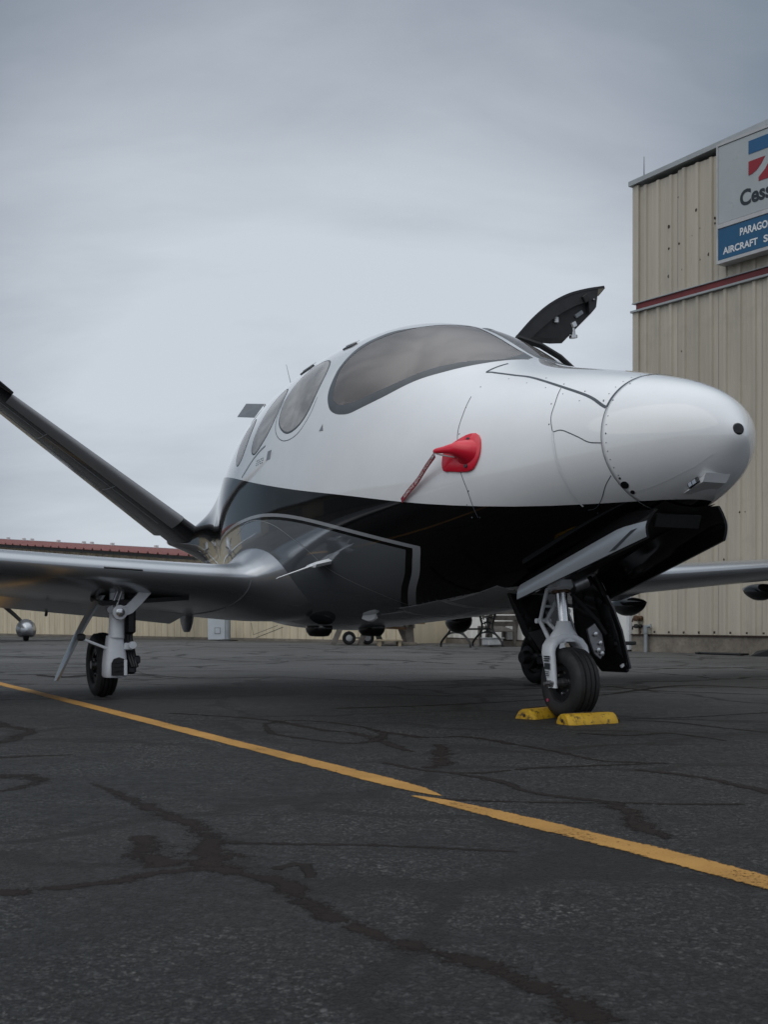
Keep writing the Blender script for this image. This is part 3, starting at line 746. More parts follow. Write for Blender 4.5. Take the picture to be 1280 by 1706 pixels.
def pchip(x, y, xq):
    h = np.diff(x); d = np.diff(y)/h; m = np.zeros_like(y)
    for i in range(1, len(x)-1):
        if d[i-1]*d[i] > 0:
            w1 = 2*h[i]+h[i-1]; w2 = h[i]+2*h[i-1]; m[i] = (w1+w2)/(w1/d[i-1]+w2/d[i])
    m[0] = d[0]; m[-1] = d[-1]
    k = np.clip(np.searchsorted(x, xq)-1, 0, len(h)-1); t = (xq-x[k])/h[k]
    return y[k]*(2*t**3-3*t**2+1)+m[k]*h[k]*(t**3-2*t**2+t)+y[k+1]*(-2*t**3+3*t**2)+m[k+1]*h[k]*(t**3-t**2)
TS = np.sqrt(np.maximum(ST[0, 0]-ST[:, 0], 0))
TG = np.linspace(0, TS[-1], 900)
TAB = []
kern = np.exp(-.5*(np.arange(-60, 61)*(TG[1]-TG[0])/.055)**2); kern /= kern.sum()
for i in range(1, 7):
    y = pchip(TS, ST[:, i], TG); p = np.r_[2*y[0]-y[60:0:-1], y, 2*y[-1]-y[-2:-62:-1]]
    TAB.append(np.convolve(p, kern, 'valid'))
def surf(a, th):
    a = np.clip(np.asarray(a, float), -7.6, 1.352); th = np.asarray(th, float)
    a, th = np.broadcast_arrays(a, th)
    tt = np.sqrt(np.maximum(1.352-a, 0))
    zt, zc, zb, hw, nu, nl = [np.interp(tt, TG, y) for y in TAB]
    c, s = np.cos(th), np.sin(th); n = np.where(s > 0, nu, nl)
    b = np.maximum(hw, .0005)*np.sign(c)*np.abs(c)**(2/n)
    z = zc+np.where(s > 0, zt-zc, zc-zb)*np.sign(s)*np.abs(s)**(2/n)
    return np.stack([a, b, z], -1)
def snorm(a, th):
    e = 1e-3
    da = surf(np.minimum(np.asarray(a)+e, 1.351), th)-surf(np.asarray(a)-e, th); dt = surf(a, np.asarray(th)+e)-surf(a, np.asarray(th)-e)
    n = np.cross(dt, da); n /= np.linalg.norm(n, axis=-1, keepdims=True)+1e-12
    c = surf(a, th)-np.stack([np.broadcast_to(a, n.shape[:-1]), np.zeros(n.shape[:-1]), np.full(n.shape[:-1], 1.4)], -1)
    sg_ = np.sign((n[..., 1:]*c[..., 1:]).sum(-1, keepdims=True)); sg_[sg_ == 0] = 1
    return n*sg_
def sp(a, th, off=0.): return surf(a, th)+snorm(a, th)*off
TH = np.linspace(0, 2*PI, 160, endpoint=False)
def aring(th): return .80+.046*(1-np.sin(th))
WSF = [(-.335, 1.600), (-.327, 1.70), (-0.271,1.628), (-0.348,1.950), (-0.485,2.208), (-0.637,2.391), (-0.844,2.596), (-1.092,2.727), (-1.245,2.749), (-1.370,2.727), (-1.453,2.679), (-1.531,2.592), (-1.577,2.465), (-1.600,2.374), (-1.588,2.186), (-1.492,2.068), (-1.392,1.985), (-1.17, 1.88), (-1.03, 1.66), (-.98, 1.600), (-.8, 1.597), (-.55, 1.597)]
WSG = [(-.405, 1.625), (-0.339,1.859), (-0.454,2.055), (-0.614,2.273), (-0.805,2.487), (-1.051,2.640), (-1.234,2.688), (-1.354,2.670), (-1.431,2.618), (-1.481,2.531), (-1.543,2.400), (-1.503,2.225), (-1.403,2.116), (-1.305,2.033), (-1.160,1.889), (-.98, 1.66), (-.93, 1.622), (-.7, 1.620), (-.5, 1.620)]
WIN1 = [(-2.056,2.225), (-2.428,2.155), (-2.312,2.378), (-2.312,2.553), (-2.230,2.679), (-2.032,2.784), (-1.856,2.766), (-1.756,2.679), (-1.756,2.531)]
WIN1 = [(-2.33, 2.30), (-2.37, 2.45), (-2.335, 2.60), (-2.24, 2.71), (-2.04, 2.785), (-1.86, 2.766), (-1.755, 2.68), (-1.745, 2.535), (-1.80, 2.38), (-1.93, 2.265), (-2.10, 2.215), (-2.24, 2.235)]
WIN2 = [(-2.66, 2.36), (-2.80, 2.44), (-2.885, 2.62), (-2.88, 2.767), (-2.718, 2.83), (-2.50, 2.745), (-2.43, 2.62), (-2.47, 2.46), (-2.56, 2.37)]
WIN3 = [(-3.33, 2.46), (-3.45, 2.54), (-3.48, 2.66), (-3.42, 2.77), (-3.31, 2.83), (-3.18, 2.795), (-3.13, 2.68), (-3.16, 2.54), (-3.24, 2.46)]
# fuselage and radome, split along the slightly raked ring; the window openings are cut out of the skin
TF = np.linspace(0, 2*PI, 320, endpoint=False)
uu = np.r_[np.linspace(0, .42, 60, endpoint=False), np.linspace(.42, 1, 260)]
AA = np.array([-7.6+(aring(TF)-.0025+7.6)*u for u in uu]); TT = np.broadcast_to(TF, AA.shape).copy()
def in_poly(x, y, q):
    ins = np.zeros(x.shape, bool); n = len(q)
    for i in range(n):
        x0, y0 = q[i]; x1, y1 = q[(i+1) % n]
        if y0 == y1: continue
        c = ((y0 > y) != (y1 > y)) & (x < (x1-x0)*(y-y0)/(y1-y0)+x0); ins ^= c
    return ins
dead = np.zeros((len(uu)-1, len(TF)), bool)
for pts in (WSG, WIN1, WIN2, WIN3):
    for side in (0, 1):
        q = smooth_closed(pts, 240)
        if side: q = np.column_stack([q[:, 0], PI-q[:, 1]])
        inn = np.zeros(AA.shape, bool)
        for wrap in (0, 2*PI): inn |= in_poly(AA, TT-wrap, q)
        nx = np.roll(inn, -1, 1); allin = inn[:-1] & inn[1:] & nx[:-1] & nx[1:]
        dead |= allin
        for i_, j_ in zip(*np.nonzero(inn)):
            fs = [(ii, jj % len(TF)) for ii in (i_-1, i_) for jj in (j_-1, j_) if 0 <= ii < len(uu)-1]
            if all(allin[f] for f in fs): continue
            tt_ = TT[i_, j_]-(2*PI if side and TT[i_, j_] > PI*1.2 else 0)
            d = (q[:, 0]-AA[i_, j_])**2+((q[:, 1]-tt_)*.8)**2; kk = d.argmin(); AA[i_, j_] = q[kk, 0]; TT[i_, j_] = q[kk, 1]
S_ = surf(AA, TT); nT = len(TF)
mb = MB(); mb.v = [tuple(p) for row in S_ for p in row]
mb.f = [(i_*nT+j_, i_*nT+(j_+1) % nT, (i_+1)*nT+(j_+1) % nT, (i_+1)*nT+j_) for i_ in range(len(uu)-1) for j_ in range(nT) if not dead[i_, j_]]
mb.f += [tuple(range(nT-1, -1, -1))]
mb.build('fuselage', 'livery', jet, True, 180)
P = []
for u in np.linspace(0, 1, 60):
    s0 = np.sqrt(1.352-aring(TH)+.0005); P.append(surf(1.352-(s0*(1-u)+.003*u)**2, TH))
mb = MB(); mb.loft([list(map(tuple, r)) for r in P]); mb.build('nose_cone', 'livery', jet, True, 180)

def line_on(paths, w, name, mat, off=.0012, mirror=False, n=10, parent=None, closed=False, side=0):
    if mirror: line_on(paths, w, name, mat, off, False, n, parent, closed, 1)
    mb = MB()
    for pts in paths:
        q = smooth_closed(pts, 200) if closed else smooth_open(pts, n)
        if closed: q = np.vstack([q, q[:1]])
        for mir in (side,):
            th = PI-q[:, 1] if mir else q[:, 1]
            c = sp(q[:, 0], th, off); nn = snorm(q[:, 0], th); t = np.gradient(c, axis=0); t /= np.linalg.norm(t, axis=1, keepdims=True)+1e-12
            s_ = np.cross(t, nn)
            mb.grid([list(map(tuple, c-s_*w/2)), list(map(tuple, c+nn*w*.12)), list(map(tuple, c+s_*w/2))])
    return mb.build(name, mat, parent or jet, True, 180)
ring_th = np.linspace(0, 2*PI, 120)
# radome joint: broad and dark over the top where the hatch meets it, hair-fine below
line_on([[(aring(t)-.002, t) for t in np.linspace(.53, 2.61, 40)]], .012, 'hatch_seam', 'seam', n=3)
line_on([[(aring(t)-.002, t) for t in np.linspace(2.61, 2*PI+.53, 70)]], .003, 'nose_joint', 'seam_light', n=3)
line_on([[(0.819,2.618), (0.630,2.395), (0.180,2.134), (-0.042,2.090), (-0.208,2.094), (-0.250,2.107), (-0.258,2.051), (-0.254,1.902)]], .016, 'hatch_seam', 'seam', mirror=True)
line_on([[(0.450,2.299), (0.500,2.526), (0.524,2.701), (0.566,2.884)]], .004, 'panel_seam', 'seam', mirror=True)
line_on([[(0.566,2.884), (0.590,3.059), (0.607,3.242), (0.621,3.451), (0.627,3.639), (0.630,3.888)]], .010, 'panel_strip', 'white_part', .005, mirror=True)
line_on([[(-0.142,2.430), (-0.106,2.618), (-0.082,2.788), (-0.038,2.976), (-0.007,3.142), (0.031,3.334), (0.039,3.600)]], .004, 'panel_seam', 'seam', mirror=True)
line_on([[(0.566,2.884), (0.613,2.875), (0.669,2.928), (0.725,2.998), (0.779,3.076), (0.843,3.115)]], .005, 'panel_seam', 'seam', mirror=True)
line_on([[(0.857,3.600), (0.809,3.709), (0.751,3.862), (0.699,3.953), (0.663,3.979), (0.633,3.962)]], .004, 'panel_seam', 'seam', mirror=True)
line_on([[(0.907,3.944), (0.994,3.958), (1.071,3.958), (1.158,3.944), (1.209,3.949), (1.279,3.896)]], .003, 'nose_strip', 'white_part', .002, mirror=True)
line_on([[(-3.187,3.290), (-2.894,3.233), (-2.585,3.233), (-2.300,3.268), (-2.025,3.347), (-1.703,3.517), (-1.520,3.704), (-1.288,3.931), (-1.171,4.093), (-1.102,4.289)]], .004, 'fairing_joint', 'seam_light', .0015, mirror=True)
line_on([[(-2.460,2.819), (-2.611,2.841), (-2.785,2.880), (-2.922,2.919), (-3.039,2.950)]], .016, 'stripe', 'decal_grey', .0012, mirror=True)

def polar(pts, c, n, k=1.0):
    q = smooth_closed(pts, 400); d = q-np.array(c); ang = np.arctan2(d[:, 1]*k, d[:, 0]); r = np.hypot(d[:, 0], d[:, 1]*k)
    o = np.argsort(ang); ang, r = ang[o], r[o]
    t = np.linspace(-PI, PI, n, endpoint=False)
    return t, np.interp(t, np.r_[ang-2*PI, ang, ang+2*PI], np.r_[r, r, r])
def patch(outer, inner, c, side, off0, off1, n=140, rings=12, k=1.0):
    """side 0 right, 1 left; returns ring band (outer..inner) or disc (inner None)"""
    t, ro = polar(outer, c, n, k); mb = MB()
    if inner is None: rr = [ro*f for f in np.linspace(1, .02, rings)]
    else:
        _, ri = polar(inner, c, n, k); rr = [ro+(ri-ro)*f for f in np.linspace(0, 1, 5)]
    P = []
    for j, r in enumerate(rr):
        a = c[0]+r*np.cos(t); th = c[1]+r*np.sin(t)/k
        if side: th = PI-th
        off = off0+(off1-off0)*min(1, j/ max(1, min(2, len(rr)-1)))
        P.append(list(map(tuple, sp(a, th, off))))
    if inner is None: mb.loft(P, False); mb.f.append(tuple(len(mb.v)-n+i for i in range(n)))
    else: mb.loft(P, False)
    return mb
def scaled(pts, c, f): return [(c[0]+(x-c[0])*f, c[1]+(y-c[1])*f) for x, y in pts]
for side in (0, 1):
    c = (-.95, 2.08)
    ws = patch(WSF, WSG, c, side, .0005, .005, 260).build('windshield_frame', 'sealant', jet, True, 60)
    patch(WSG, None, c, side, .0035, .0045, 260, 16).build('windshield', 'windshield_glass', jet, True, 60)
    for pts, cc in ((WIN1, (-2.05, 2.5)), (WIN2, (-2.66, 2.6)), (WIN3, (-3.31, 2.65))):
        if side and pts is not WIN3: pass
        patch(scaled(pts, cc, 1.045), pts, cc, side, .0005, .003).build('window_frame', 'sealant', jet, True, 60)
        patch(pts, None, cc, side, .0022, .003).build('cabin_window', 'window_glass', jet, True, 60)
# what can be seen of the cabin through the glass
def inside(a, z_): th = np.linspace(PI/2, PI*1.5, 300); q = surf(np.full(300, a), th); return abs(q[np.argmin(abs(q[:, 2]-z_)), 1])
mb = MB(); mb.loft([[(a, y, z) for y, z in ((-w, .92), (w, .92), (w, .96), (-w, .96))] for a, w in ((-.5, .60), (-1.5, .78), (-2.6, .74), (-3.6, .60))]); mb.build('cabin_floor', 'carpet', jet, False)
mb = MB(); mb.loft([[(a, y*w, z) for y, z in ((-1, lo_), (1, lo_), (1, hi_-.10), (.6, hi_), (-.6, hi_), (-1, hi_-.10))] for a, w, lo_, hi_ in ((-.55, .55, 1.5, 1.90), (-.80, .62, 1.45, 1.93), (-1.0, .60, 1.5, 1.90))]); mb.build('instrument_panel', 'dash', jet, True, 30)
mb = MB(); mb.loft([[(a, y*w, z) for y, z in ((-1, .97), (1, .97), (1, 1.95), (.6, 2.22), (-.6, 2.22), (-1, 1.95))] for a, w in ((-3.40, .50), (-3.44, .50))]); mb.build('cabin_bulkhead', 'leather', jet, False)
for a, b in ((-1.72, .34), (-1.72, -.34), (-2.72, .36), (-2.72, -.36)):
    st_ = MB().box((a+.02, b, 1.26), (.50, .46, .16), None, .05).build('cabin_seat', 'leather', jet)
    MB().box((a-.27, b, 1.58), (.13, .46, .62), (0, R(-12), 0), .05).build('backrest', 'leather', st_)
    MB().box((a-.35, b, 1.98), (.10, .26, .17), (0, R(-12), 0), .04).build('headrest', 'leather', st_)
    MB().box((a, b, 1.07), (.36, .30, .22)).build('seat_base', 'dash', st_, False)
# raised door outline round the first window, placards and vents
line_on([[(-2.42, 2.50), (-2.37, 2.66), (-2.25, 2.775), (-2.05, 2.84), (-1.83, 2.822), (-1.70, 2.72), (-1.685, 2.60)]], .005, 'exit_seam', 'seam')
def plate_on(a0, a1, t0, t1, off, name, mat, m=4):
    mb = MB(); P = [[tuple(sp(a, t, off)) for t in np.linspace(t0, t1, m)] for a in np.linspace(a0, a1, m)]; Q = [[tuple(sp(a, t, .0003)) for t in np.linspace(t0, t1, m)] for a in np.linspace(a0, a1, m)]
    mb.grid(P); mb.grid(Q)
    for A, B in ((P[0], Q[0]), (P[-1], Q[-1]), ([r[0] for r in P], [r[0] for r in Q]), ([r[-1] for r in P], [r[-1] for r in Q])): mb.grid([A, B])
    return mb.build(name, mat, jet, False)
plate_on(-2.36, -2.28, 2.868, 2.925, .002, 'placard', 'decal_grey')
SM = (-2.532,2.906)
for i in range(3):
    for j in range(4): plate_on(SM[0]-.09+j*.05, SM[0]-.055+j*.05-(.012 if (i+j) % 2 else 0), SM[1]-.012+i*.014, SM[1]-.005+i*.014, .001, 'stencil_mark', 'decal_grey', 2)
mb = MB(); q = [tuple(sp(a, t, .002)) for a, t in ((-1.475, 2.84), (-1.42, 2.84), (-1.445, 2.80))]; mb.add(q, [(0, 1, 2)]); mb.build('stencil_mark', 'decal_grey', jet, False)
def disc_on(a, th, r, name, mat, h=.002, n=16):
    c = Vector(sp(a, th, 0)); nn = Vector(snorm(a, th)); return MB().lathe([(-.004, r), (h, r), (h+.0006, r*.8)], c, nn, n).build(name, mat, jet)
for (a, th, r, mt) in ((*(0.892,3.792), .021, 'black_gloss'), (*(0.901,3.936), .012, 'black_gloss'), (*(0.889,3.674), .006, 'decal_dark')): disc_on(a, th, r, 'vent_port', mt)
for (a, th) in ((0.862,2.998), (0.831,2.500), (0.779,2.500), (0.624,2.347), (0.434,2.225), (0.244,2.116), (0.478,2.531), (0.530,2.788), (-0.118,2.548), (-0.066,2.806), (0.035,3.325), (-0.146,2.308), (0.829,2.155), (0.050,3.604), (0.658,4.054)):
    disc_on(a, th, .0042, 'fastener', 'decal_dark', .0008, 8)
for t in np.linspace(.62, 2.52, 15): disc_on(float(aring(t))-.035, float(t), .0036, 'fastener', 'decal_grey', .0007, 8)
for t in np.linspace(2.75, 3.75, 9): disc_on(float(aring(t))+.022, float(t), .0034, 'fastener', 'decal_grey', .0007, 8)
for a, t in [(-.0, 2.13), (.18, 2.185), (.36, 2.26), (.52, 2.36), (.66, 2.47), (-.06, 2.9), (-.03, 3.05), (.02, 3.42), (.02, 3.55)]: disc_on(a-.02, t+.03, .0036, 'fastener', 'decal_grey', .0007, 8)
# sensor port on the tip
MB().lathe([(-.03, .030), (-.002, .030), (.004, .026), (.0065, .015), (.007, .002)], (1.345, -.020, 1.428), (1, -.25, .08), 28).build('sensor_port', 'black_gloss', jet)
# landing light let into the chin
def chin(u, v, w): return (1.165+u, -.045+v, 1.20+w)
mb = MB(); mb.add([chin(.075, -.075, .035), chin(.075, .075, .035), chin(-.07, .085, -.045), chin(-.07, -.085, -.045), chin(.05, -.07, -.005), chin(.05, .07, -.005), chin(-.075, .08, -.05), chin(-.075, -.08, -.05)], [(0, 1, 2, 3), (0, 4, 5, 1), (4, 7, 6, 5), (0, 3, 7, 4), (1, 5, 6, 2), (2, 6, 7, 3)]); ll = mb.build('landing_light', 'white_part', jet, False)
mb = MB(); mb.box(chin(.0, -.082, -.006), (.07, .012, .028), (0, R(-25), R(6)), .004); mb.build('lamp_bezel', 'decal_dark', ll)
mb = MB(); mb.box(chin(.012, -.089, -.003), (.022, .006, .02), (0, R(-25), R(6))); mb.box(chin(-.015, -.089, -.012), (.02, .006, .02), (0, R(-25), R(6))); mb.build('lens', 'lens', ll, False)

# roof fittings
for (a, th, l_) in ((-1.86, 2.10, .15), (-2.52, 2.16, .20)):
    c = Vector(sp(a, th, .0)); nn = Vector(snorm(a, th)); t = Vector((1, 0, 0)); t = (t-nn*t.dot(nn)).normalized(); w = nn.cross(t)
    rot = Matrix((t, w, nn)).transposed()
    MB().box(c+nn*.003, (l_, .045, .012), rot, .004).build('roof_vent', 'decal_dark', jet)
    MB().box(c+nn*.010-w*(.03 if w.z < 0 else -.03), (l_*1.1, .03, .008), rot, .003).build('vent_lip', 'white_part', jet)
c = sp(-3.60, 1.80, 0); MB().tube([c, c+np.array([-.12, -.01, .25])], [.0045, .0022], 6).build('whip_antenna', 'fascia', jet)

# engine nacelle on the spine, behind the cabin, and its open oil flap
secs = []
for a, zc_, r in ((-3.55, 2.20, .18), (-3.7, 2.20, .21), (-4.1, 2.15, .24), (-4.5, 2.06, .22), (-4.9, 1.95, .17), (-5.15, 1.89, .14)):
    secs.append([(a, r*1.05*math.cos(t), zc_+r*math.sin(t)) for t in np.linspace(0, 2*PI, 32, endpoint=False)])
MB().loft(secs).build('engine_nacelle', 'white_paint', jet)
MB().lathe([(0, .135), (.12, .12), (.12, .10), (.02, .09)], (-5.14, 0, 1.89), (-1, 0, 0), 28).build('exhaust', 'steel', jet)
mb = MB(); mb.add([(-4.92, -.186, 2.395), (-4.89, -.11, 2.517), (-4.80, .03, 2.512), (-4.84, -.05, 2.388)], [(0, 1, 2, 3)])
v = [Vector(x) for x in mb.v]; mb.v += [tuple(x+Vector((-.014, .004, .006))) for x in v]; mb.f += [(7, 6, 5, 4), (0, 4, 5, 1), (1, 5, 6, 2), (2, 6, 7, 3), (3, 7, 4, 0)]; mb.build('oil_flap', 'decal_grey', jet, False)
MB().tube([(-4.80, .03, 2.51), (-4.72, .08, 2.30)], .012, 6).build('flap_hinge', 'steel', jet)

# ---- wings
def foil(n=22, cut=None):
    x = (1-np.cos(np.linspace(0, PI, n)))/2
    t = 5*(.2969*np.sqrt(x)-.126*x-.3516*x**2+.2843*x**3-.1036*x**4)
    return x, t
WST = np.array([(.45, -1.75, -4.75, 1.00, .60, .78), (.62, -1.85, -4.65, .985, .59, .74), (.74, -2.02, -4.52, .955, .58, .62), (.84, -2.20, -4.40, .905, .578, .47), (.93, -2.32, -4.32, .865, .58, .37), (1.0, -2.385, -4.27, .845, .585, .315), (1.15, -2.41, -4.24, .85, .60, .28), (1.87, -2.42, -4.17, .885, .665, .255), (2.75, -2.42, -4.05, .935, .745, .235), (4.2, -2.46, -3.85, 1.035, .875, .19), (5.6, -2.52, -3.62, 1.13, 1.0, .14), (5.85, -2.62, -3.55, 1.15, 1.03, .08)])
def wq(b): return [np.interp(b, WST[:, 0], WST[:, i]) if False else float(pchip(WST[:, 0], WST[:, i], np.array([b]))[0]) for i in range(1, 6)]
def wsec(b, side, x0, x1, n=24, droop=0.):
    al, at, zl, zt, th = wq(b); x = x0+(x1-x0)*(1-np.cos(np.linspace(0, PI, n)))/2 if x0 == 0 else np.linspace(x0, x1, n)
    if x0 == 0: x = x1*(1-np.cos(np.linspace(0, PI/2, n)))
    t = 5*(.2969*np.sqrt(x)-.126*x-.3516*x**2+.2843*x**3-.1036*x**4)*th
    a = al+(at-al)*x; zc_ = zl+(zt-zl)*x+.08*th*np.sin(PI*x)-droop*np.maximum(0, x-x0)*(1 if x0 > 0 else 0)
    y = side*b
    upp = [(p, y, q) for p, q in zip(a, zc_+t)]; lo = [(p, y, q) for p, q in zip(a, zc_-t*.95)]
    return upp[::-1]+lo[1:] if x0 == 0 else upp[::-1]+lo
for side in (-1, 1):
    bs = list(np.linspace(.45, 1.2, 14))+list(np.linspace(1.35, 5.6, 14))+[5.72, 5.82, 5.85]
    MB().loft([wsec(b, side, 0, .75) for b in bs]).build('wing', 'grey_paint', jet, True, 50)
    MB().loft([wsec(b, side, .758, 1., 8, .30) for b in np.linspace(1.02, 3.4, 10)]).build('flap', 'grey_paint', jet, True, 40)
    MB().loft([wsec(b, side, .758, 1., 8, .02) for b in np.linspace(3.42, 5.6, 8)]).build('aileron', 'grey_paint', jet, True, 40)
    MB().loft([wsec(b, side, .75, 1., 8, .0) for b in np.linspace(.5, 1.01, 12)]).build('wing_root_fairing', 'grey_paint', jet, True, 40)
    # root joint of the outer panel
    s_ = wsec(1.0, side, 0, .75, 40); mb = MB(); mb.tube([(x, y, z) for x, y, z in s_[4:-2]], .0045, 6, False); mb.build('wing_joint', 'seam_light', jet)
    # stall strip on the leading edge
    al, at, zl, zt, th = wq(2.0); mb = MB()
    A_, B_ = wq(1.76), wq(2.02)
    mb.add([(A_[0]+.010, side*1.76, A_[2]+.004), (B_[0]+.010, side*2.02, B_[2]+.004), (B_[0]-.006, side*2.02, B_[2]+.012), (A_[0]-.006, side*1.76, A_[2]+.012), (A_[0]-.006, side*1.76, A_[2]-.006), (B_[0]-.006, side*2.02, B_[2]-.006)], [(0, 1, 2, 3), (0, 4, 5, 1), (3, 2, 5, 4), (0, 3, 4), (1, 5, 2)]); mb.build('stall_strip', 'black_matte', jet, False)
def pod(cx, cy, cz, ln, w, h, name, mat, n=14):
    secs = []
    for t in np.linspace(0, 1, 12):
        f = max(.03, math.sin(PI*min(1, t*1.0)))**.6; a = cx+ln*(.5-t)
        secs.append([(a, cy+w/2*f*math.cos(q), cz-h*.15+h*(.55*f)*math.sin(q)-.25*h*(1-f)*-1) for q in np.linspace(0, 2*PI, n, endpoint=False)])
    return MB().loft(secs).build(name, mat, jet, True, 60)
for (cy, a, z, ln, w, h, mt) in ((1.70, -4.15, .55, .42, .20, .19, 'black_gloss'), (3.5, -3.95, .70, .55, .17, .17, 'black_gloss'), (5.0, -3.72, .85, .5, .16, .16, 'black_gloss'), (-3.5, -3.95, .70, .55, .17, .17, 'black_gloss'), (-5.0, -3.72, .85, .5, .16, .16, 'black_gloss')):
    pod(a, cy, z, ln, w, h, 'flap_fairing', mt)
def beacon_pod(b, a):
    secs = []
    for z, s_ in ((.508, .076), (.485, .080), (.460, .074), (.430, .056), (.426, .03)):
        secs.append([(a+s_*1.9*math.cos(t), b+s_*math.copysign(abs(math.sin(t))**.7, math.sin(t)), z) for t in np.linspace(0, 2*PI, 24, endpoint=False)])
    MB().loft(secs).build('belly_fairing', 'black_gloss', jet, True, 50)
beacon_pod(-.39, -2.6); beacon_pod(.04, -2.6)
secs = [[(-4.30+s_*1.2*math.cos(t), -.86+s_*.8*math.sin(t), z) for t in np.linspace(0, 2*PI, 14, endpoint=False)] for z, s_ in ((.60, .075), (.53, .065), (.47, .045), (.445, .03))]
MB().loft(secs).build('drain_mast', 'grey_paint', jet, True, 60)
for b in (-2.55, -2.05): MB().tube([(-4.1, b, wq(-b)[3]), (-4.18, b, wq(-b)[3]-.10)], .012, 6).build('hinge_tab', 'decal_dark', jet)

# belly fittings
mb = MB(); secs = [[(a, b, z) for a, b, z in ((-1.72+s_, -.412, .562-d), (-1.72+s_, -.40, .555-d), (-1.72+s_, -.388, .562-d), (-1.72+s_, -.40, .59))] for s_, d in ((.09, 0), (.04, .016), (-.02, .018), (-.11, .004))]
mb.loft(secs).build('belly_antenna', 'white_part', jet, True, 30)
mb = MB(); mb.tube([(-3.9, -.2, .50), (-4.15, -.32, .42), (-4.2, -.32, .52)], .002, 5); mb.build('wire_antenna', 'decal_dark', jet)
mb = MB(); mb.tube([(-3.4, -.35, .49), (-3.75, -.45, .40)], .0025, 5); mb.build('drain_tube', 'decal_dark', jet)
# belly access panels (each a thin plate with screws)
def th_for(a, z):
    t = np.linspace(PI, 1.5*PI, 400); return float(t[np.argmin(abs(surf(np.full(400, a), t)[:, 2]-z))])
for a0, a1, z0, z1 in ((-.75, -.30, .655, .70), (-1.25, -.80, .60, .645), (-1.75, -1.30, .555, .59)):
    t0, t1 = th_for((a0+a1)/2, z1), th_for((a0+a1)/2, z0); plate_on(a0, a1, t0, t1+.1, .003, 'belly_panel', 'belly_paint', 8)
for i in range(26):
    a = -.15-1.9*i/26; th = th_for(a, .735-.115*i/26*1.75+.01*random.random()); disc_on(a, th, .006, 'fastener', 'decal_dark', .003, 6)

# strake below the cabin
mb = MB(); rt = [(-1.40, -.77, .935), (-1.43, -.77, .955), (-1.62, -.775, .935), (-1.66, -.775, .915), (-1.62, -.77, .905), (-1.43, -.77, .915)]
md = [(-1.43, -.92, .90), (-1.45, -.92, .915), (-1.58, -.92, .90), (-1.62, -.92, .885), (-1.58, -.92, .875), (-1.45, -.92, .88)]
m2 = [(-1.47, -.93, .892), (-1.48, -.93, .898), (-1.58, -.93, .888), (-1.60, -.93, .882), (-1.58, -.93, .876), (-1.48, -.93, .882)]
tp = [(-1.53, -1.14, .815), (-1.535, -1.14, .818), (-1.56, -1.14, .814), (-1.565, -1.14, .812), (-1.56, -1.14, .809), (-1.535, -1.14, .811)]
mb.loft([rt, md, m2, tp]); mb.build('strake', 'white_part', jet, True, 30)

# ---- V tail
def vt(side):
    def sec(t, x0, x1, n=16):
        le = np.array([-6.3-.70*t/1.82, -.10-t, 1.43+.78*t]); te = np.array([-7.5-.30*t/1.70, -.10-t, 1.38+.79*t])
        nrm = np.array([0, -.615*1, -.788*-1]); nrm = np.array([0, .62, .785])
        th = .16-.035*t
        x = np.linspace(0, 1, n)**1.6*x1 if x0 == 0 else np.linspace(x0, x1, n)
        y = 5*(.2969*np.sqrt(x)-.126*x-.3516*x**2+.2843*x**3-.1036*x**4)*th*1.1
        up_ = [le+(te-le)*q+nrm*w for q, w in zip(x, y)]; lo = [le+(te-le)*q-nrm*w for q, w in zip(x, y)]
        s_ = up_[::-1]+(lo[1:] if x0 == 0 else lo)
        return [(p[0], p[1]*(-side), p[2]) for p in s_]
    T = np.linspace(0, 1.88, 14)
    MB().loft([sec(t, 0, .70) for t in T]).build('tail_fin', 'tail_paint', jet, True, 50)
    MB().loft([sec(t, .71, 1., 8) for t in np.linspace(.12, 1.84, 12)]).build('ruddervator', 'tail_paint', jet, True, 40)
    # bright de-ice boot along the leading edge, a hair proud
    P = []
    for t in np.linspace(.16, 1.74, 14):
        s_ = np.array(sec(t, 0, .16, 9)); c = s_.mean(0); P.append([tuple(c+(q-c)*1.05+np.array([.006, 0, 0])) for q in s_])
    MB().loft(P).build('deice_boot', 'boot', jet, True, 50)
    tipc = [sec(t, 0, 1, 14) for t in (1.881, 1.92)]
    MB().loft(tipc).build('tail_tip', 'tail_paint', jet, True, 50)
    le = np.array(sec(1.80, 0, .7)[15]); MB().box(le+np.array([.0, side*.02, .035]), (.22, .22, .025), (R(38*(1 if side > 0 else -1)), 0, 0), .008).build('horn_balance', 'tail_paint', jet)
    for t0, t1, c0_, c1_ in ((.25, 1.8, .30, .30), (.25, 1.8, .69, .69), (.7, .72, .16, .69), (1.35, 1.37, .16, .69)):
        pts_ = []
        for q_ in np.linspace(0, 1, 12):
            t = t0+(t1-t0)*q_; ss = sec(t, 0, .7, 30); x_ = c0_+(c1_-c0_)*q_
            n_ = len(ss)//2; k_ = int(round(n_+n_*(x_/.7)**(1/1.6))); k_ = min(k_, len(ss)-1); pts_.append(ss[k_])
        MB().tube(pts_, .004, 5).build('panel_line', 'decal_grey', jet)
for side in (-1, 1): vt(-side)
# hinge arms and bonding leads that show against the dark fin underside
for (t0, a0, t1, a1) in ((.5, -6.95, .62, -7.1), (1.0, -6.95, 1.06, -7.2)):
    MB().box((a0, -.10-t0, 1.36+.78*t0), (.12, .02, .02), (R(38), 0, R(20))).build('hinge_arm', 'decal_grey', jet)
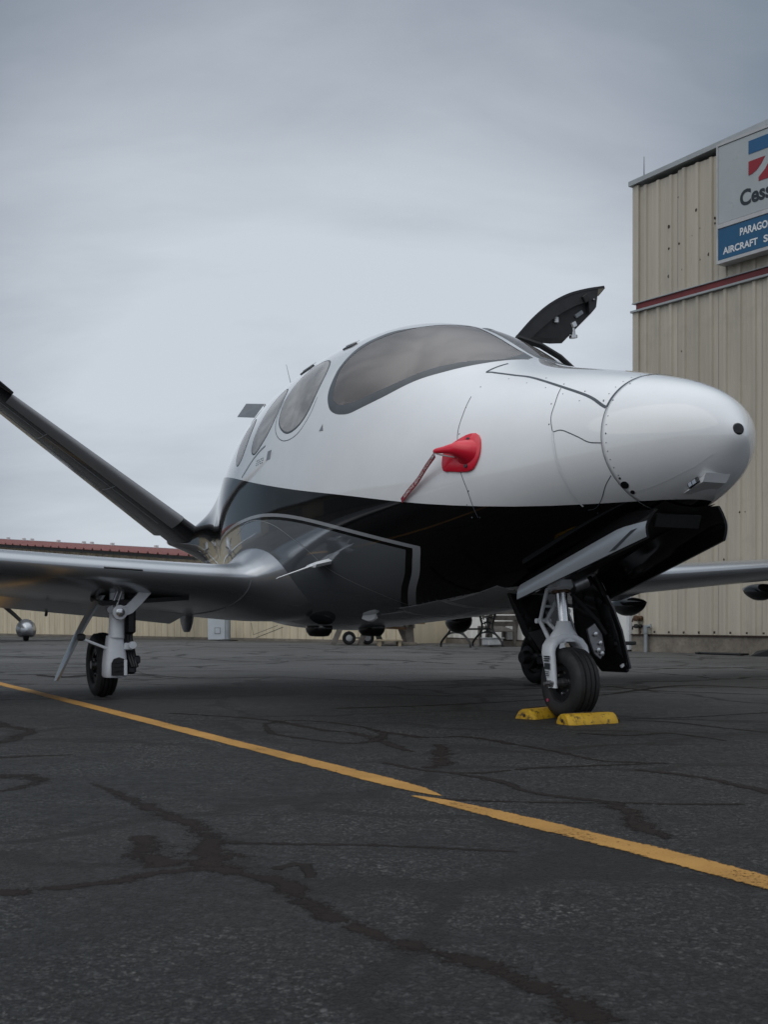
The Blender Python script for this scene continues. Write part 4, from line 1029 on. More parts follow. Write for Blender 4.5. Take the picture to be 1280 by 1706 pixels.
# ---- open cabin door, hinged at the roof on the far side
arc = [(.56, 2.44), (.654, 2.545), (.77, 2.665), (.906, 2.775), (1.06, 2.862), (1.22, 2.918), (1.38, 2.958)]
q = smooth_open(arc, 6)
def shell(a_f, a_r, inset, thick):
    P = []
    n = len(q)
    for i, (b, z) in enumerate(q):
        t = q[min(i+1, n-1)]-q[max(i-1, 0)]; t = t/np.linalg.norm(t); nn = np.array([t[1], -t[0]])
        f = math.sin(PI*(i+.5)/n)**.35
        P.append((b, z, nn, f))
    return P
Pq = shell(0, 0, 0, 0); n = len(Pq); AF, AR = -1.52, -1.72
out = [[(AF, b, z) for b, z, nn, f in Pq], [(AR, b+.09, z) for b, z, nn, f in Pq]]
door = MB(); door.grid(out)
SH = {AF: 0., AR: .09}
door.grid([[(a, b+SH[a]+nn[0]*.018, z+nn[1]*.018) for b, z, nn, f in Pq] for a in (AF, AR)])
for a in (AF, AR): door.grid([[(a, b+SH[a], z) for b, z, nn, f in Pq], [(a, b+SH[a]+nn[0]*.018, z+nn[1]*.018) for b, z, nn, f in Pq]])
door.grid([[(a, Pq[-1][0]+SH[a], Pq[-1][1]) for a in (AF, AR)], [(a, Pq[-1][0]+SH[a]+.008, Pq[-1][1]-.018) for a in (AF, AR)]])
cd = door.build('cabin_door', 'black_gloss', jet, True, 50)
top_ = [(b+nn[0]*.019, z+nn[1]*.019) for b, z, nn, f in Pq]
low_ = [(1.312, 2.795), (1.20, 2.69), (1.055, 2.553), (.95, 2.540), (.74, 2.535)]
liner = MB(); liner.prism(top_[8:-2]+low_, lambda b, z, h: (h, b+.09*(AF-h)/(AF-AR), z), AF-.035, AR+.02); liner.build('door_liner', 'black_matte', cd, False)
bandp = top_[3:-2]+[(1.312, 2.795), (1.255, 2.745)]+[(b+nn[0]*(.075+.03*math.sin(PI*i/n)), z+nn[1]*(.075+.03*math.sin(PI*i/n))) for i, (b, z, nn, f) in list(enumerate(Pq))[-7:6:-1]]
MB().prism(bandp, lambda b, z, h: (h, b, z), AF-.003, AF-.045).build('door_rim', 'dark_inner', cd, False)
MB().box((AF+.006, 1.215, 2.845), (.02, .05, .055), (R(35), 0, 0), .005).build('latch', 'cast_iron', cd)
MB().box((AF+.006, 1.285, 2.845), (.016, .016, .016), None, .004).build('latch', 'steel', cd)
MB().box((AF-.03, 1.18, 2.735), (.02, .075, .03), (R(35), 0, 0), .004).build('latch_plate', 'decal_grey', cd)
MB().box((AF-.03, .985, 2.675), (.02, .032, .046), None, .006).build('courtesy_lamp', 'white_part', cd)
m = MB(); c = Vector((AF-.05, 1.135, 2.66)); m.tube([c, c+Vector((0, .01, -.075))], .018, 12); m.lathe([(0, .03), (.02, .03)], c+Vector((0, .01, -.075)), (0, .1, -1), 12); m.box(c+Vector((.0, .005, .0)), (.05, .05, .05), (R(30), 0, 0), .008); m.tube([c+Vector((0, 0, -.02)), c+Vector((0, -.09, -.015))], .007, 6); m.build('door_handle', 'silver', cd)
m = MB(); m.tube([(-1.5, .62, 2.50), (-1.5, .82, 2.465), (-1.5, .98, 2.40), (-1.48, 1.09, 2.315), (-1.45, 1.14, 2.20), (-1.42, 1.05, 1.9), (-1.40, .92, 1.6)], [.022, .022, .022, .02, .018, .018, .018], 8); m.build('door_stay', 'black_matte', jet)

# ---- nose gear
def tyre_prof(rad, w, rim_r, grooves):
    p = []; h = w/2
    side = [(-h*.62, rim_r), (-h*.86, rim_r+.012), (-h, rim_r+(rad-rim_r)*.42), (-h*.97, rim_r+(rad-rim_r)*.62), (-h*.86, rim_r+(rad-rim_r)*.82), (-h*.72, rim_r+(rad-rim_r)*.93)]
    p += side
    tread = np.linspace(-.60, .60, 25)
    for x in tread:
        r = rad-(abs(x)**2)*.022*rad/.2
        gdp = .010 if any(abs(x-g) < .04 for g in grooves) else 0
        p.append((x*h, r-gdp))
    p += [(-x, r) for x, r in side[::-1]]
    return p
def wheel(c, rad, w, rim_r, mat_rim='rim', bolts=6, name='wheel', parent=jet):
    wh = MB().lathe(tyre_prof(rad, w, rim_r, (-.38, 0, .38)), c, (0, 1, 0), 56, True).build(name, 'tyre', parent, True, 35)
    h = w/2
    rm = MB().lathe([(-h*.66, rim_r*.70), (-h*.66, rim_r+.004), (-h*.5, rim_r), (h*.5, rim_r), (h*.66, rim_r+.004), (h*.66, rim_r*.70)], c, (0, 1, 0), 40, True); rm.lathe([(-h*.45, rim_r*.9), (-h*.40, rim_r*.35), (h*.40, rim_r*.35), (h*.45, rim_r*.9)], c, (0, 1, 0), 32)
    rm.build('rim', mat_rim, wh, True, 35)
    m = MB()
    for s_ in (-1, 1):
        for k in range(bolts):
            t = 2*PI*k/bolts+.3; m.lathe([(0, .009), (.014, .009), (.016, .005)], (c[0]+rim_r*.62*math.cos(t), c[1]+s_*h*.40, c[2]+rim_r*.62*math.sin(t)), (0, s_, 0), 8)
        m.lathe([(0, rim_r*.30), (.03, rim_r*.28), (.035, rim_r*.1)], (c[0], c[1]+s_*h*.42, c[2]), (0, s_, 0), 16)
    m.build('hub_bolts', 'steel', wh)
    return wh
nw = wheel((0, 0, .2), .2, .165, .098, 'rim', 6, 'nose_wheel')
MB().lathe([(0, .010), (.003, .010), (.004, .006)], (-.10, -.0812, .10), (0, -1, 0), 10).build('tyre_mark', 'magenta', nw)
# fork: swept arch over the tyre
path = []
for t in np.linspace(0, 1, 29):
    if t < .36: s_ = t/.36; path.append((-.115, .175+s_*.195, 0.0-.045*s_))
    elif t > .64: s_ = (1-t)/.36; path.append((.115, .175+s_*.195, 0.0-.045*s_))
    else:
        an = PI*(t-.36)/.28; path.append((-.115*math.cos(an), .37+.085*math.sin(an), -.045-.012*math.sin(an)))
secs = []
for i, (b, z, a) in enumerate(path):
    j0, j1 = max(0, i-1), min(len(path)-1, i+1); t = Vector((0, path[j1][0]-path[j0][0], path[j1][1]-path[j0][1])).normalized(); nn = Vector((0, -t.z, t.y))
    u = i/(len(path)-1); k = min(u, 1-u)*2
    wa_ = .036 if k < .08 else .036+.016*min(1, k/.6); th_ = .013+.012*k+.012*max(0, k-.72)
    c = Vector((a, b, z)); A = Vector((1, 0, 0))
    sec = [c+A*wa_*math.copysign(abs(math.cos(q))**.6, math.cos(q))+nn*th_*math.copysign(abs(math.sin(q))**.6, math.sin(q)) for q in np.linspace(0, 2*PI, 16, endpoint=False)]
    secs.append([tuple(p) for p in sec])
fork = MB().loft(secs).build('nose_fork', 'strut_white', jet, True, 50)
# crown where the leg meets the arch
secs = []
for z, ra, rb, a in ((.43, .052, .10, -.055), (.47, .050, .085, -.058), (.50, .045, .058, -.06), (.53, .041, .043, -.062), (.545, .038, .038, -.063)):
    secs.append([(a+ra*math.cos(t), rb*math.sin(t), z) for t in np.linspace(0, 2*PI, 24, endpoint=False)])
MB().loft(secs).build('fork_crown', 'strut_white', jet, True, 60)
MB().lathe([(-.175, .010), (-.150, .010), (-.150, .018), (-.128, .018), (-.128, .026), (.128, .026), (.128, .018), (.15, .018)], (0, 0, .2), (0, 1, 0), 14).build('axle', 'steel', jet)
MB().tube([(-.062, 0, .53), (-.075, 0, .62), (-.088, 0, .71)], .033, 20).build('oleo_piston', 'silver', jet)
m = MB(); m.lathe([(0, .052), (.014, .052), (.018, .046)], (-.088, 0, .702), (-.14, 0, 1), 20); m.build('oleo_gland', 'brass', jet)
m = MB(); m.box((-.095, 0, .765), (.12, .115, .10), (0, R(-8), 0), .015); m.box((-.12, .0, .90), (.13, .14, .22), (0, R(-8), 0), .02); m.build('strut_housing', 'strut_white', jet)
m = MB(); m.lathe([(0, .05), (.10, .055), (.13, .075)], (-.06, .05, .74), (.1, .9, .35), 18); m.build('steering_collar', 'steel', jet)
m = MB()
for s_ in (-1, 1):
    m.tube([(-.150, s_*.052, .72), (-.265, s_*.022, .545)], [.013, .011], 8)
m.tube([(-.150, -.055, .72), (-.150, .055, .72)], .014, 8); m.tube([(-.21, -.036, .63), (-.21, .036, .63)], .008, 6)
m.build('torque_link', 'strut_white', jet)
m = MB()
for s_ in (-1, 1): m.tube([(-.265, s_*.022, .545), (-.118, s_*.055, .435)], [.011, .014], 8)
m.tube([(-.265, -.05, .545), (-.265, .05, .545)], .015, 8); m.build('torque_link', 'strut_white', jet)
m = MB(); m.tube([(-.10, -.02, .76), (-.28, -.06, .80), (-.5, -.06, .86)], .02, 8); m.build('drag_brace', 'steel', jet)
# data decal and towing arrow on the near fork leg
for (z0, z1, a0, a1) in ((.345, .352, -.06, -.005), (.333, .340, -.06, -.005), (.321, .328, -.06, -.012), (.278, .312, -.056, -.006), (.262, .266, -.05, -.012), (.252, .256, -.05, -.02), (.242, .246, -.05, -.016)):
    MB().box(((a0+a1)/2+.008, -.1405 if z0 > .29 else -.139, (z0+z1)/2), (a1-a0, .002, z1-z0)).build('data_decal', 'decal_dark', fork, False)
# long doors either side of the bay
def long_door(side):
    def line(t): return (.97-1.03*t, .245+.065*t, .945-.285*t)        # free edge
    def top(t):
        a = .97-1.03*t; b = .20+.03*t
        th = np.linspace(PI, 1.5*PI, 300); s_ = surf(np.full(300, a), th); i = int(np.argmin(abs(-s_[:, 1]-b))); return (a+.01, b, min(float(s_[i, 2])+.004, 1.085 if side < 0 else 1.115))
    def grid(f0, f1, off):
        P = []
        for t in np.linspace(0, 1, 20):
            p, q_ = np.array(top(t)), np.array(line(t)); row = []
            for f in np.linspace(f0, f1, 6):
                x = p+(q_-p)*f; x[1] += .03*math.sin(PI*f)+off; row.append((x[0], x[1]*side, x[2]))
            P.append(row)
        return P
    def slab(f0, f1, name, mat, th=.016, base=0.):
        A, B = grid(f0, f1, base), grid(f0, f1, base-th); m = MB(); m.grid(A); m.grid(B)
        for X, Y in ((A[0], B[0]), (A[-1], B[-1]), ([r[0] for r in A], [r[0] for r in B]), ([r[-1] for r in A], [r[-1] for r in B])): m.grid([X, Y])
        return m.build(name, mat, jet, True, 40)
    d = slab(0, 1, 'gear_door', 'black_gloss')
    return d, grid
for side in (-1, 1):
    d, gr = long_door(side)
    A, B = gr(.42, .97, .003), gr(.42, .97, -.0005); m = MB(); m.grid(A); m.grid(B); m.grid([A[0], B[0]]); m.grid([A[-1], B[-1]]); m.grid([[r[0] for r in A], [r[0] for r in B]]); m.grid([[r[-1] for r in A], [r[-1] for r in B]])
    b_ = m.build('door_band', 'door_band', d, True, 40)
    A = gr(.5, .93, .0055); m = MB(); q0, q1 = np.array(A[1][1]), np.array(A[4][5]); dt = (np.array(A[2][2])-np.array(A[1][2]))*.85
    m.add([tuple(q0), tuple(q0+dt), tuple(q1+dt), tuple(q1)], [(0, 1, 2, 3)]); m.build('slot_mark', 'decal_dark', d, False)
# gear bay roof and front frame
m = MB(); P_ = []
for a in np.linspace(1.0, -.3, 12):
    zb_ = float(surf(a, 1.5*PI)[2]); P_.append([(a, b, zb_-.006+abs(b)**2*.9) for b in np.linspace(-.16, .16, 7)])
m.grid(P_); m.build('gear_bay', 'black_matte', jet, True)
m = MB(); m.box((.90, 0, 1.04), (.02, .28, .07), (0, R(20), 0), .004); m.build('bay_frame', 'black_matte', jet, False)
# door carried by the strut on the far side, and the short door at the back of the bay
def quad_plate(pts, th, name, mat, parent=jet):
    v = [Vector(p) for p in pts]; nn = (v[1]-v[0]).cross(v[-1]-v[0]).normalized()*th; m = MB(); k = len(v)
    m.add(v+[p+nn for p in v], [tuple(range(k-1, -1, -1)), tuple(range(k, 2*k))]+[(i, (i+1) % k, k+(i+1) % k, k+i) for i in range(k)])
    return m.build(name, mat, parent, False)
sd = quad_plate([(.02, .13, .80), (-.16, .13, .78), (-.22, .20, .52), (-.20, .245, .40), (-.13, .33, .262), (.06, .365, .262), (.06, .29, .50), (.06, .235, .64)], .018, 'strut_door', 'black_gloss')
MB().tube([(.035, .145, .80), (.062, .245, .61), (.062, .30, .49), (.062, .362, .275)], .016, 8).build('door_rib', 'black_gloss', sd)
m = MB(); m.box((.03, .36, .418), (.02, .17, .022), (0, 0, R(10)), .004); m.build('link_arm', 'black_matte', sd)
m = MB(); m.prism([(.0, .50), (.05, .53), (.10, .47), (.12, .38), (.09, .33), (.05, .36), (.02, .43)], lambda x, z, h: (-.03+h, .13+x, z), 0, .016); br = m.build('door_bracket', 'steel', jet, False)
m = MB()
for x, z in ((.05, .47), (.085, .42), (.07, .38), (.095, .36)): m.lathe([(0, .014), (.012, .014), (.013, .008)], (-.014, .13+x, z), (1, 0, 0), 10)
m.build('bracket_bolts', 'silver', br)
MB().tube([(-.06, .05, .70), (-.02, .20, .55), (.0, .25, .47)], .012, 8).build('door_rod', 'black_matte', jet)
MB().box((.05, .335, .30), (.012, .05, .014), (R(35), 0, 0)).build('door_tag', 'white_part', sd, False)
rd = quad_plate([(-.36, -.20, .76), (-.36, .20, .76), (-.33, .18, .48), (-.30, .13, .36), (-.30, .0, .355), (-.33, -.085, .47)], .02, 'rear_gear_door', 'black_gloss')
quad_plate([(-.318, -.065, .478), (-.30, .15, .53), (-.285, .125, .37), (-.288, .01, .365)], .012, 'door_patch', 'dark_inner', rd)

# ---- main gear (right, then the same mirrored on the left)
def main_gear(side):
    def p(a, b, z): return (a+.17, side*(b+.035), z)
    w = wheel(p(-3.24, 1.839, .23), .23, .15, .125, 'rim', 8, 'main_wheel')
    m = MB(); m.tube([p(-2.98, 1.80, .82), p(-2.98, 1.80, .70), p(-2.97, 1.805, .50), p(-2.96, 1.81, .42)], [.050, .051, .053, .056], 18); m.build('main_strut', 'strut_white', jet)
    secs = []
    for z, hx, hy in ((.44, .055, .055), (.38, .065, .062), (.32, .080, .074), (.24, .090, .082), (.165, .090, .082), (.15, .08, .074)):
        secs.append([p(-2.985+hx*math.copysign(abs(math.cos(q))**.6, math.cos(q)), 1.815+hy*math.copysign(abs(math.sin(q))**.6, math.sin(q)), z) for q in np.linspace(0, 2*PI, 24, endpoint=False)])
    ta = MB().loft(secs).build('trailing_arm', 'strut_white', jet, True, 50)
    # spring recess and its coil
    m = MB(); pts = [(-.052, .0), (.052, .0), (.052, .085), (.036, .115), (0, .127), (-.036, .115), (-.052, .085)]
    m.prism(pts, lambda x, z, h: p(-2.888+h, 1.81+x, .165+z), 0, .006); m.build('spring_recess', 'black_matte', ta, False)
    m = MB()
    for k in range(3): m.tube([p(-2.878, 1.785, .20+k*.03), p(-2.876, 1.84, .196+k*.03)], .004, 6)
    m.build('spring_coil', 'brake', ta)
    m = MB(); m.box(p(-2.88, 1.765, .22), (.014, .022, .11), None, .004); m.build('spring_guide', 'strut_white', ta)
    m = MB(); m.lathe([(0, .026), (.03, .026), (.032, .012)], p(-2.90, 1.715, .375), (1, 0, 0), 14); m.box(p(-2.92, 1.735, .365), (.03, .06, .05), None, .008); m.build('torque_lug', 'strut_white', ta)
    # side brace with its big pivot
    pth = [(1.80, .60), (1.74, .625), (1.68, .685), (1.60, .775), (1.52, .85)]
    secs = [[p(-2.885+da, b+nb*hw_, z+nz*hw_) for da, hw_ in ((0, -.034), (.022, -.034), (.022, .034), (0, .034))] for (b, z), nb, nz in ((pth[0], .30, .95), (pth[1], .55, .83), (pth[2], .72, .70), (pth[3], .75, .66), (pth[4], .72, .69))]
    sb_ = MB().loft(secs).build('side_brace', 'strut_white', jet, True, 40)
    MB().lathe([(-.03, .050), (.034, .050), (.036, .045)], p(-2.885, 1.81, .602), (1, 0, 0), 24).build('brace_eye', 'strut_white', sb_)
    MB().lathe([(0, .030), (.046, .030), (.050, .024)], p(-2.885, 1.81, .602), (1, 0, 0), 20).build('pivot_pin', 'silver', sb_)
    m = MB(); m.tube([p(-2.9, 1.86, .63), p(-2.9, 1.80, .78)], .012, 8); m.tube([p(-2.89, 1.83, .63), p(-2.89, 1.775, .78)], .010, 8); m.lathe([(0, .024), (.03, .024)], p(-2.9, 1.872, .62), (1, 0, 0), 12); m.build('lock_link', 'steel', jet)
    m = MB()
    for k in range(3): m.tube([p(-3.00, 1.735-.016*k, .80), p(-3.02, 1.725-.018*k, .60), p(-3.02, 1.73-.02*k, .42), p(-2.97, 1.72-.02*k, .30), p(-2.94, 1.70-.015*k, .22)], .014, 8)
    m.build('brake_hoses', 'hose', jet)
    m = MB(); m.box(p(-3.02, 1.70, .62), (.10, .07, .34), None, .02); m.build('damper_body', 'hose', jet)
    m = MB(); m.lathe([(0, .10), (.05, .10), (.055, .06), (.11, .05)], p(-3.24, 1.76, .23), (0, -side, 0), 20); m.box(p(-3.0, 1.70, .235), (.09, .07, .13), None, .015); m.box(p(-2.97, 1.665, .27), (.05, .05, .06), None, .01); m.build('brake_caliper', 'brake', jet)
    m = MB(); m.tube([p(-3.24, 1.72, .23), p(-3.24, 1.92, .23)], .03, 12); m.tube([p(-3.02, 1.735, .25), p(-3.24, 1.74, .23)], .035, 10); m.build('axle', 'steel', jet)
    # gear door: a long narrow leaf flared outboard
    pts = []
    P_ = []
    for t in np.linspace(0, 1, 12):
        b = 1.90+.30*t+.015*math.sin(PI*t); z = .72-.59*t; hw_ = .105-.045*t-(.03*max(0, (t-.8)/.2)**2)
        ac = -3.08-.02*t
        P_.append([p(ac+hw_*s_, b+.008*(1-s_*s_), z) for s_ in np.linspace(-1, 1, 7)])
    Q_ = [[(a, y-side*.018, z) for a, y, z in r] for r in P_]
    m = MB(); m.grid(P_); m.grid(Q_)
    for X, Y in ((P_[0], Q_[0]), (P_[-1], Q_[-1]), ([r[0] for r in P_], [r[0] for r in Q_]), ([r[-1] for r in P_], [r[-1] for r in Q_])): m.grid([X, Y])
    gd_ = m.build('main_gear_door', 'grey_paint', jet, True, 40)
    MB().tube([p(-2.98, 2.055, .425), p(-2.95, 1.86, .345)], .010, 8).build('door_rod', 'strut_white', gd_)
    MB().box(p(-2.99, 2.045, .43), (.06, .05, .05), (0, 0, 0), .01).build('door_fitting', 'black_matte', gd_)
    # well opening under the wing
    al, at, zl, zt, th = wq(1.8)
    m = MB(); m.box(p(-3.05, 1.62, .70), (.34, .62, .03), (R(-4*side), R(6), 0)); m.build('wheel_well', 'black_matte', jet, False)
main_gear(-1); main_gear(1)

# ================================================================== THINGS ROUND THE JET
JM = Matrix.Translation((1.04, 6.79, 0)) @ Matrix.Rotation(JR, 4, 'Z')
# red cover over the probe
c0 = sp(-.01, 2.985, .0); n0 = snorm(-.01, 2.985)
cov = thing('probe_cover', 'glossy red cover fixed over a probe on the white nose flank', 'cover', JM @ Vector(c0), JR)
n0 = Vector(n0); ta = Vector((1, 0, 0)); ta = (ta-n0*ta.dot(n0)).normalized(); tz = n0.cross(ta); tz = tz if tz.z > 0 else -tz
def cp(x, y, h): return tuple(ta*x+tz*y+n0*h)
def on_skin(x, y, h):
    # follow the curve of the fuselage
    a = -.01+x*ta.x; z = c0[2]+y*tz.z
    th = np.linspace(PI/2, 3*PI/2, 600); s_ = surf(np.full(600, a), th); i = int(np.argmin(abs(s_[:, 2]-z))); pnt = sp(a, th[i], h)
    return tuple(Vector(pnt)-Vector(c0))
outl = smooth_closed([(-.135, .03), (-.10, .055), (-.02, .088), (.045, .103), (.09, .095), (.125, .06), (.14, .0), (.13, -.05), (.10, -.092), (.06, -.105), (.0, -.100), (-.10, -.090), (-.13, -.075), (-.14, -.03)], 56)
mb = MB(); k = len(outl)
rows = []
for h, f in ((.001, 1.0), (.010, 1.0), (.014, .96)): rows.append([on_skin(x*f, y*f, h) for x, y in outl])
rows.append([on_skin(x*.5, y*.5, .016) for x, y in outl]); rows.append([on_skin(x*.05, y*.05, .016) for x, y in outl])
mb.loft(rows); mb.build('base_plate', 'red_cover', cov, True, 50)
secs = []
for x, y, h, ra, rb in ((.045, .004, .004, .085, .072), (.040, .006, .035, .066, .056), (.022, .008, .056, .048, .042), (-.02, .008, .070, .034, .028), (-.065, .004, .078, .025, .019), (-.115, .000, .084, .020, .014), (-.132, -.001, .085, .013, .009)):
    ax = Vector((ta*-.9+n0*.45).normalized()) if x < .03 else n0
    s1 = ax.cross(tz).normalized(); s2 = tz
    c = Vector(cp(x, y, h)); secs.append([tuple(c+s1*ra*math.cos(q_)*(.7 if x < 0 else 1)+s2*rb*math.sin(q_)) for q_ in np.linspace(0, 2*PI, 24, endpoint=False)])
MB().loft(secs).build('horn', 'red_cover', cov, True, 60)
m = MB(); m.tube([cp(-.11, -.016, .082), cp(-.05, -.026, .068), cp(.0, -.032, .050)], [.004, .005, .004], 6); m.build('seam_bead', 'white_print', cov)
for x, y in ((.04, .07), (.055, -.075)):
    MB().lathe([(0, .011), (.006, .011), (.008, .006)], on_skin(x, y, .014), n0, 12).build('screw', 'decal_dark', cov)
# its streamer, hanging aft along the skin
st0, st1 = Vector(cp(-.125, -.02, .080)), Vector(sp(*(-0.490,3.290), .012))-Vector(c0)
strm = thing('streamer_ribbon', 'dark red fabric streamer hanging from the red cover', 'streamer', JM @ Vector(c0), JR)
N = 26; dirv = (st1-st0); wv = dirv.normalized().cross(n0).normalized()
P_ = []; Q_ = []
for i in range(N):
    t = i/(N-1); c = st0+dirv*t+n0*(.004*math.sin(t*9)*(1-t)*t*4)+Vector((0, 0, -.006*math.sin(PI*t)))
    P_.append([tuple(c+wv*.0165*s_) for s_ in (-1, 0, 1)]); Q_.append([tuple(c+wv*.0165*s_-n0*.003) for s_ in (-1, 0, 1)])
m = MB(); m.grid(P_); m.grid(Q_)
for X, Y in (([r[0] for r in P_], [r[0] for r in Q_]), ([r[-1] for r in P_], [r[-1] for r in Q_]), (P_[0], Q_[0]), (P_[-1], Q_[-1])): m.grid([X, Y])
m.build('ribbon', 'red_fabric', strm, True, 60)
me = text_mesh('REMOVE BEFORE FLIGHT', .86*dirv.length, .02, 0, .020); me.materials.append(M['white_print'])
ex = (-dirv).normalized(); ey = wv if wv.z > 0 else -wv
for v in me.vertices:
    t = 1-(v.co.x+.04)/dirv.length
    c = st0+dirv*t+n0*(.004*math.sin(t*9)*(1-t)*t*4+.0015)+Vector((0, 0, -.006*math.sin(PI*t))); v.co = c+ey*(v.co.y-.010)
link('lettering', me, strm)
MB().lathe([(0, .009), (.004, .009), (.005, .005)], st0+dirv*.06, n0, 10).build('eyelet', 'steel', strm)
MB().tube([cp(-.115, -.01, .085), cp(-.125, -.02, .082), st0+dirv*.06], .004, 6).build('loop', 'white_part', strm)

# chocks
def chock(label, a, b, yaw, ln):
    w = JM @ Vector((a, b, 0)); o = thing('wheel_chock', label, 'chock', w, JR+R(yaw), 'yellow chocks at the nose wheel')
    prof = [(-.075, 0), (.075, 0), (.072, .014), (.048, .044), (.022, .056), (-.022, .056), (-.048, .044), (-.072, .014)]
    secs = []
    for y, f in ((-ln/2, .70), (-ln/2+.012, .90), (-ln/2+.03, .98), (-ln/2+.06, 1), (0, 1), (ln/2-.04, 1), (ln/2-.012, .95), (ln/2, .85)):
        secs.append([(x*f, y, z*(.9+.1*f) if z > 0 else .001) for x, z in prof])
    MB().loft(secs).build('block', 'chock', o, True, 30)
    MB().tube([(-.025, -ln/2+.03, .0565), (-.026, 0, .0575), (-.025, ln/2-.03, .0565)], .0025, 6).build('mould_line', 'rust', o)
    MB().lathe([(-.004, .009), (.004, .009)], (0, -ln/2+.0, .022), (0, -1, 0), 12).build('rope_hole', 'rust', o)
    return o
chock('yellow wheel chock in front of the nose wheel', .30, -.105, 2, .325)
chock('yellow wheel chock behind the nose wheel', -.135, -.11, 22, .31)
rope = MB(); pts = [JM @ Vector((.30, .075, .03)), JM @ Vector((.30, .10, .012)), JM @ Vector((.26, .125, .010)), JM @ Vector((.1, .15, .009)), JM @ Vector((-.1, .16, .009)), JM @ Vector((-.2, .12, .01)), JM @ Vector((-.215, .035, .03))]
tag(rope.tube(list(map(Vector, smooth_open([tuple(p) for p in pts], 6))), .008, 6).build('chock_rope', 'hose', None), 'thin dark rope lying on the ground between the two yellow chocks', 'rope')

# ================================================================== BACKGROUND THINGS
# iron table by the white annex
it = thing('iron_table', 'black cast iron table with ornate curved legs before the white wall', 'table', (1.72, 23.85, 0), R(42))
def iron_end(x):
    m = MB(); w = .40
    def T(pts, r): m.tube([(x, y, z) for y, z in smooth_open(pts, 5)], r, 6)
    for s_ in (-1, 1):
        T([(s_*w, 0.0), (s_*w*.97, .09), (s_*w*.70, .20), (s_*w*.42, .30), (s_*w*.36, .42), (s_*w*.46, .56), (s_*w*.60, .70)], .022)
        T([(s_*w*.55, .24), (s_*w*.3, .275), (0, .285)], .017)
        for cy, cz, rr in ((.10, .40, .06), (.06, .53, .05), (.15, .60, .04), (.05, .335, .035)):
            T([(s_*(cy+rr*math.cos(t)), cz+rr*math.sin(t)) for t in np.linspace(0, 5.4, 9)], .010)
    T([(-w*.4, .45), (0, .47), (w*.4, .45)], .012); T([(0, .29), (0, .70)], .012); T([(-w*.62, .70), (w*.62, .70)], .018)
    m.build('ornate_leg', 'cast_iron', it, True, 60)
iron_end(-.45); iron_end(.45)
MB().tube([(-.45, 0, .35), (.45, 0, .35)], .018, 8).build('stretcher', 'cast_iron', it)
MB().box((0, 0, .735), (1.15, .56, .035), None, .008).build('tabletop', 'old_wood', it, False)
# slatted chair behind it
ch = thing('garden_chair', 'weathered wooden slatted chair behind the iron table', 'chair', (2.30, 24.75, 0), R(200))
for (x, y, h) in ((-.27, -.25, .40), (.27, -.25, .40), (-.27, .27, .62), (.27, .27, .62)): MB().box((x, y, h/2), (.06, .07, h)).build('leg', 'old_wood', ch, False)
for i in range(5): MB().box((0, -.25+i*.12, .385-.02*i), (.56, .10, .024), (R(-8), 0, 0)).build('seat_slat', 'old_wood', ch, False)
for i in range(5): MB().box((0, .30+.05*i, .45+.12*i), (.56, .024, .095), (R(-20), 0, 0)).build('back_slat', 'old_wood', ch, False)
for s_ in (-1, 1): MB().box((s_*.31, .34, .58), (.05, .07, .95), (R(-20), 0, 0)).build('back_post', 'old_wood', ch, False); MB().box((s_*.32, .02, .60), (.10, .62, .03)).build('armrest', 'old_wood', ch, False)
bx = thing('white_tray', 'low white tray on the ground under the wooden chair', 'tray', (2.16, 24.2, 0), R(30))
MB().box((0, 0, .09), (.36, .24, .14), None, .02).build('tray_body', 'post_white', bx); MB().box((0, 0, .168), (.40, .28, .016), None, .005).build('rim', 'post_white', bx)
# picnic table
pt = thing('picnic_table', 'grey wooden picnic table with splayed legs in front of the far hangar', 'table', (-.28, 25.7, 0), R(12))
for x in (-.28, .28):
    for s_ in (-1, 1): MB().box((x+s_*.42, s_*.30, .37), (.11, .05, .80), (0, R(-s_*24), 0)).build('leg', 'old_wood', pt, False)
    MB().box((x, 0, .40), (1.35, .05, .10)).build('crossbeam', 'old_wood', pt, False)
for i in range(5): MB().box((0, -.32+i*.16, .755), (1.75, .145, .04)).build('top_plank', 'old_wood', pt, False)
for s_ in (-1, 1):
    for k in range(2): MB().box((.1, s_*(.62+.15*k), .46), (1.75, .135, .04)).build('bench_plank', 'warm_wood', pt, False)
    for x in (-.6, .6): MB().box((x, s_*.55, .42), (.05, .5, .06)).build('bench_bearer', 'old_wood', pt, False)
bp = thing('wooden_post', 'grey wooden post standing right of the picnic table', 'post', (.52, 25.3, 0), R(10))
MB().box((0, 0, .30), (.17, .17, .60), (0, R(-4), 0), .02).build('post_shaft', 'old_wood', bp, False); MB().box((0, 0, .03), (.30, .26, .06), None, .01).build('foot', 'concrete', bp, False)
MB().box((-.32, 0, .36), (.80, .16, .05), (0, R(3), 0)).build('top_board', 'warm_wood', bp, False)
pl = thing('wooden_pallet', 'low tan wooden step lying on the ground before the picnic table', 'step', (.10, 24.7, 0), R(4))
for i in range(3): MB().box((0, -.2+i*.2, .115), (.52, .18, .025)).build('plank', 'tan_wood', pl, False)
for x in (-.2, .2): MB().box((x, 0, .05), (.06, .55, .10)).build('bearer', 'tan_wood', pl, False)
